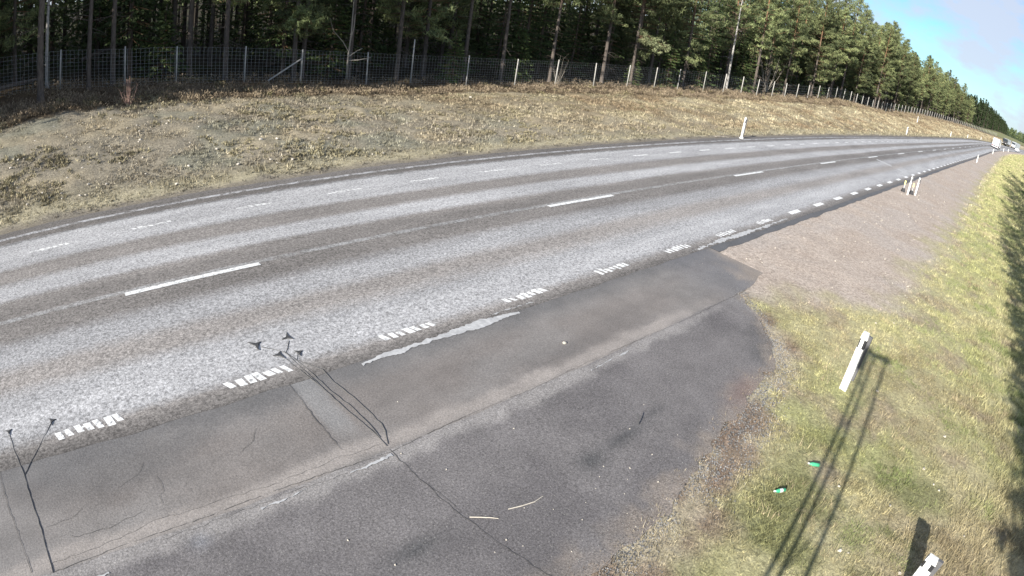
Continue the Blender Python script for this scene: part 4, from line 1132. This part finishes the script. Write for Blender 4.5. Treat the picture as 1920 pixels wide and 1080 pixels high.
# ------------------------------------------------------------------ shrubs, logs
def bare_shrub(label, x, u, h, n, seed, mat, spread=.5, r=.018):
    rr = random.Random(seed); t = thing('bare_shrub', label, 'shrub', litter_at(x, u)); mb = MB(); tw = MB()
    for k in range(n):
        a = rr.uniform(0, 6.28); e = rr.uniform(1.57-spread, 1.5); l = h*rr.uniform(.6, 1.1)
        p0 = np.array([rr.uniform(-.08, .08), rr.uniform(-.08, .08), -.05]); p1 = p0+orient(a, e)*l*.5; p2 = p1+orient(a+rr.uniform(-.5, .5), e+.15)*l*.5
        mb.tube([p0, p1, p2], [r, r*.7, r*.3], 5, cap=False)
        for q in range(3):
            s = rr.uniform(.3, 1); b = p0+(p1-p0)*s*2 if s < .5 else p1+(p2-p1)*(s-.5)*2
            tw.tube([b, b+orient(rr.uniform(0, 6.28), rr.uniform(.3, 1.3))*h*rr.uniform(.12, .3)], [r*.35, r*.15], 3, cap=False)
    mb.add(tw.v, tw.f); mb.build('stems', mat, t)
dt = thing('dead_tree', 'pale dead sapling with a forked bare limb beside the braced fence post', 'tree', litter_at(18.0, 33.3))
mb = MB(); mb.tube([(0, 0, -.2), (-.03, 0, 1.5), (.05, 0, 3.0), (.02, 0, 5.2)], [.075, .06, .045, .02], 7)
mb.build('trunk', M['wood'], dt, True)
for pts in ([(-.02, 0, 1.9), (-.5, -.1, 2.5), (-1.25, -.15, 3.2), (-1.5, -.15, 3.9)], [(-.02, 0, 1.35), (.6, -.2, 1.4), (1.35, -.3, 1.55)], [(0, 0, 1.6), (.5, -.1, 1.95), (.85, -.1, 2.1)], [(.03, 0, 2.6), (.2, 0, 3.4), (.2, 0, 4.2)]):
    MB().tube(pts, [.035, .03, .02, .01][:len(pts)], 5).build('limb', M['wood'], dt)
bare_shrub('leafless reddish shrub at the top of the bank on the left', 4.05, 27.9, 1.25, 11, 5, M['bush'], .75)
bare_shrub('bare grey thicket of thin stems behind the fence right of the tallest post', 36.3, 33.3, 2.2, 9, 6, M['wood'], .5, .013)
bare_shrub('dead grey twiggy bush behind the fence near the pale birch', 78.0, 34.5, 5.0, 16, 8, M['wood'], .6, .035)
def log(label, a, b, r, za, zb, mat):
    ya, ga = gz(*a); yb, gb = gz(*b); t = thing('fallen_log', label, 'log', (a[0], ya, ga+za))
    d = Vector((b[0]-a[0], yb-ya, gb+zb-ga-za)); mb = MB(); mb.tube([(0, 0, 0), d*.3+Vector((0, 0, .05)), d*.65+Vector((0, 0, .03)), d], [r, r*.95, r*.8, r*.6], 8)
    rr = random.Random(5)
    for k in range(6):
        p = d*rr.uniform(.2, .95); mb.tube([p, p+Vector((rr.uniform(-.5, .5), rr.uniform(-.4, .4), rr.uniform(.2, .7)))], [r*.25, r*.08], 4, cap=False)
    mb.build('trunk', mat, t)
log('long fallen trunk lying in the dark forest left of the leftmost pine', (-3.2, 32.2), (-.2, 33.5), .13, .3, .5, M['pine_bark'])
log('fallen trunk leaning on the forest floor left of the reddish shrub', (2.6, 39), (6.0, 41.5), .13, .8, 1.6, M['pine_bark'])
#log('pale fallen trunk far back in the forest at the left', (-2.4, 50), (.1, 52), .14, 1.0, 1.3, M['twig'])

# ------------------------------------------------------------------ the mast that carries the camera; only its shadow is in view
mast = thing('camera_mast', 'slim three legged lattice mast whose shadow falls across the verge', 'mast', (-.55, -.60, float(Zg(-.55, -.60))))
mz = 6.62; legs = [(.30*math.cos(a), .30*math.sin(a)) for a in (1.2, 3.0, -1.2)]
for (a, b) in legs: MB().tube([(a, b, -.3), (a*.85, b*.85, mz)], .036, 8).build('leg', M['steel'], mast)
mb = MB()
for k in range(9):
    z = .35+k*.70; i = k % 3; j = (k+1) % 3
    mb.tube([(legs[i][0], legs[i][1], z), (legs[j][0], legs[j][1], z+.7)], .015, 5)
mb.build('bracing', M['steel'], mast)
MB().box((0, 0, mz-.1), (.09, .78, .1), .1).build('cross_arm', M['steel'], mast)
MB().box((-.02, .3, mz-.35), (.3, .22, .36), .1).build('equipment_box', M['steel'], mast)
MB().tube([(.1, .05, mz-1.0), (.42, .30, mz-1.0)], .025, 8).build('camera_arm', M['steel'], mast)
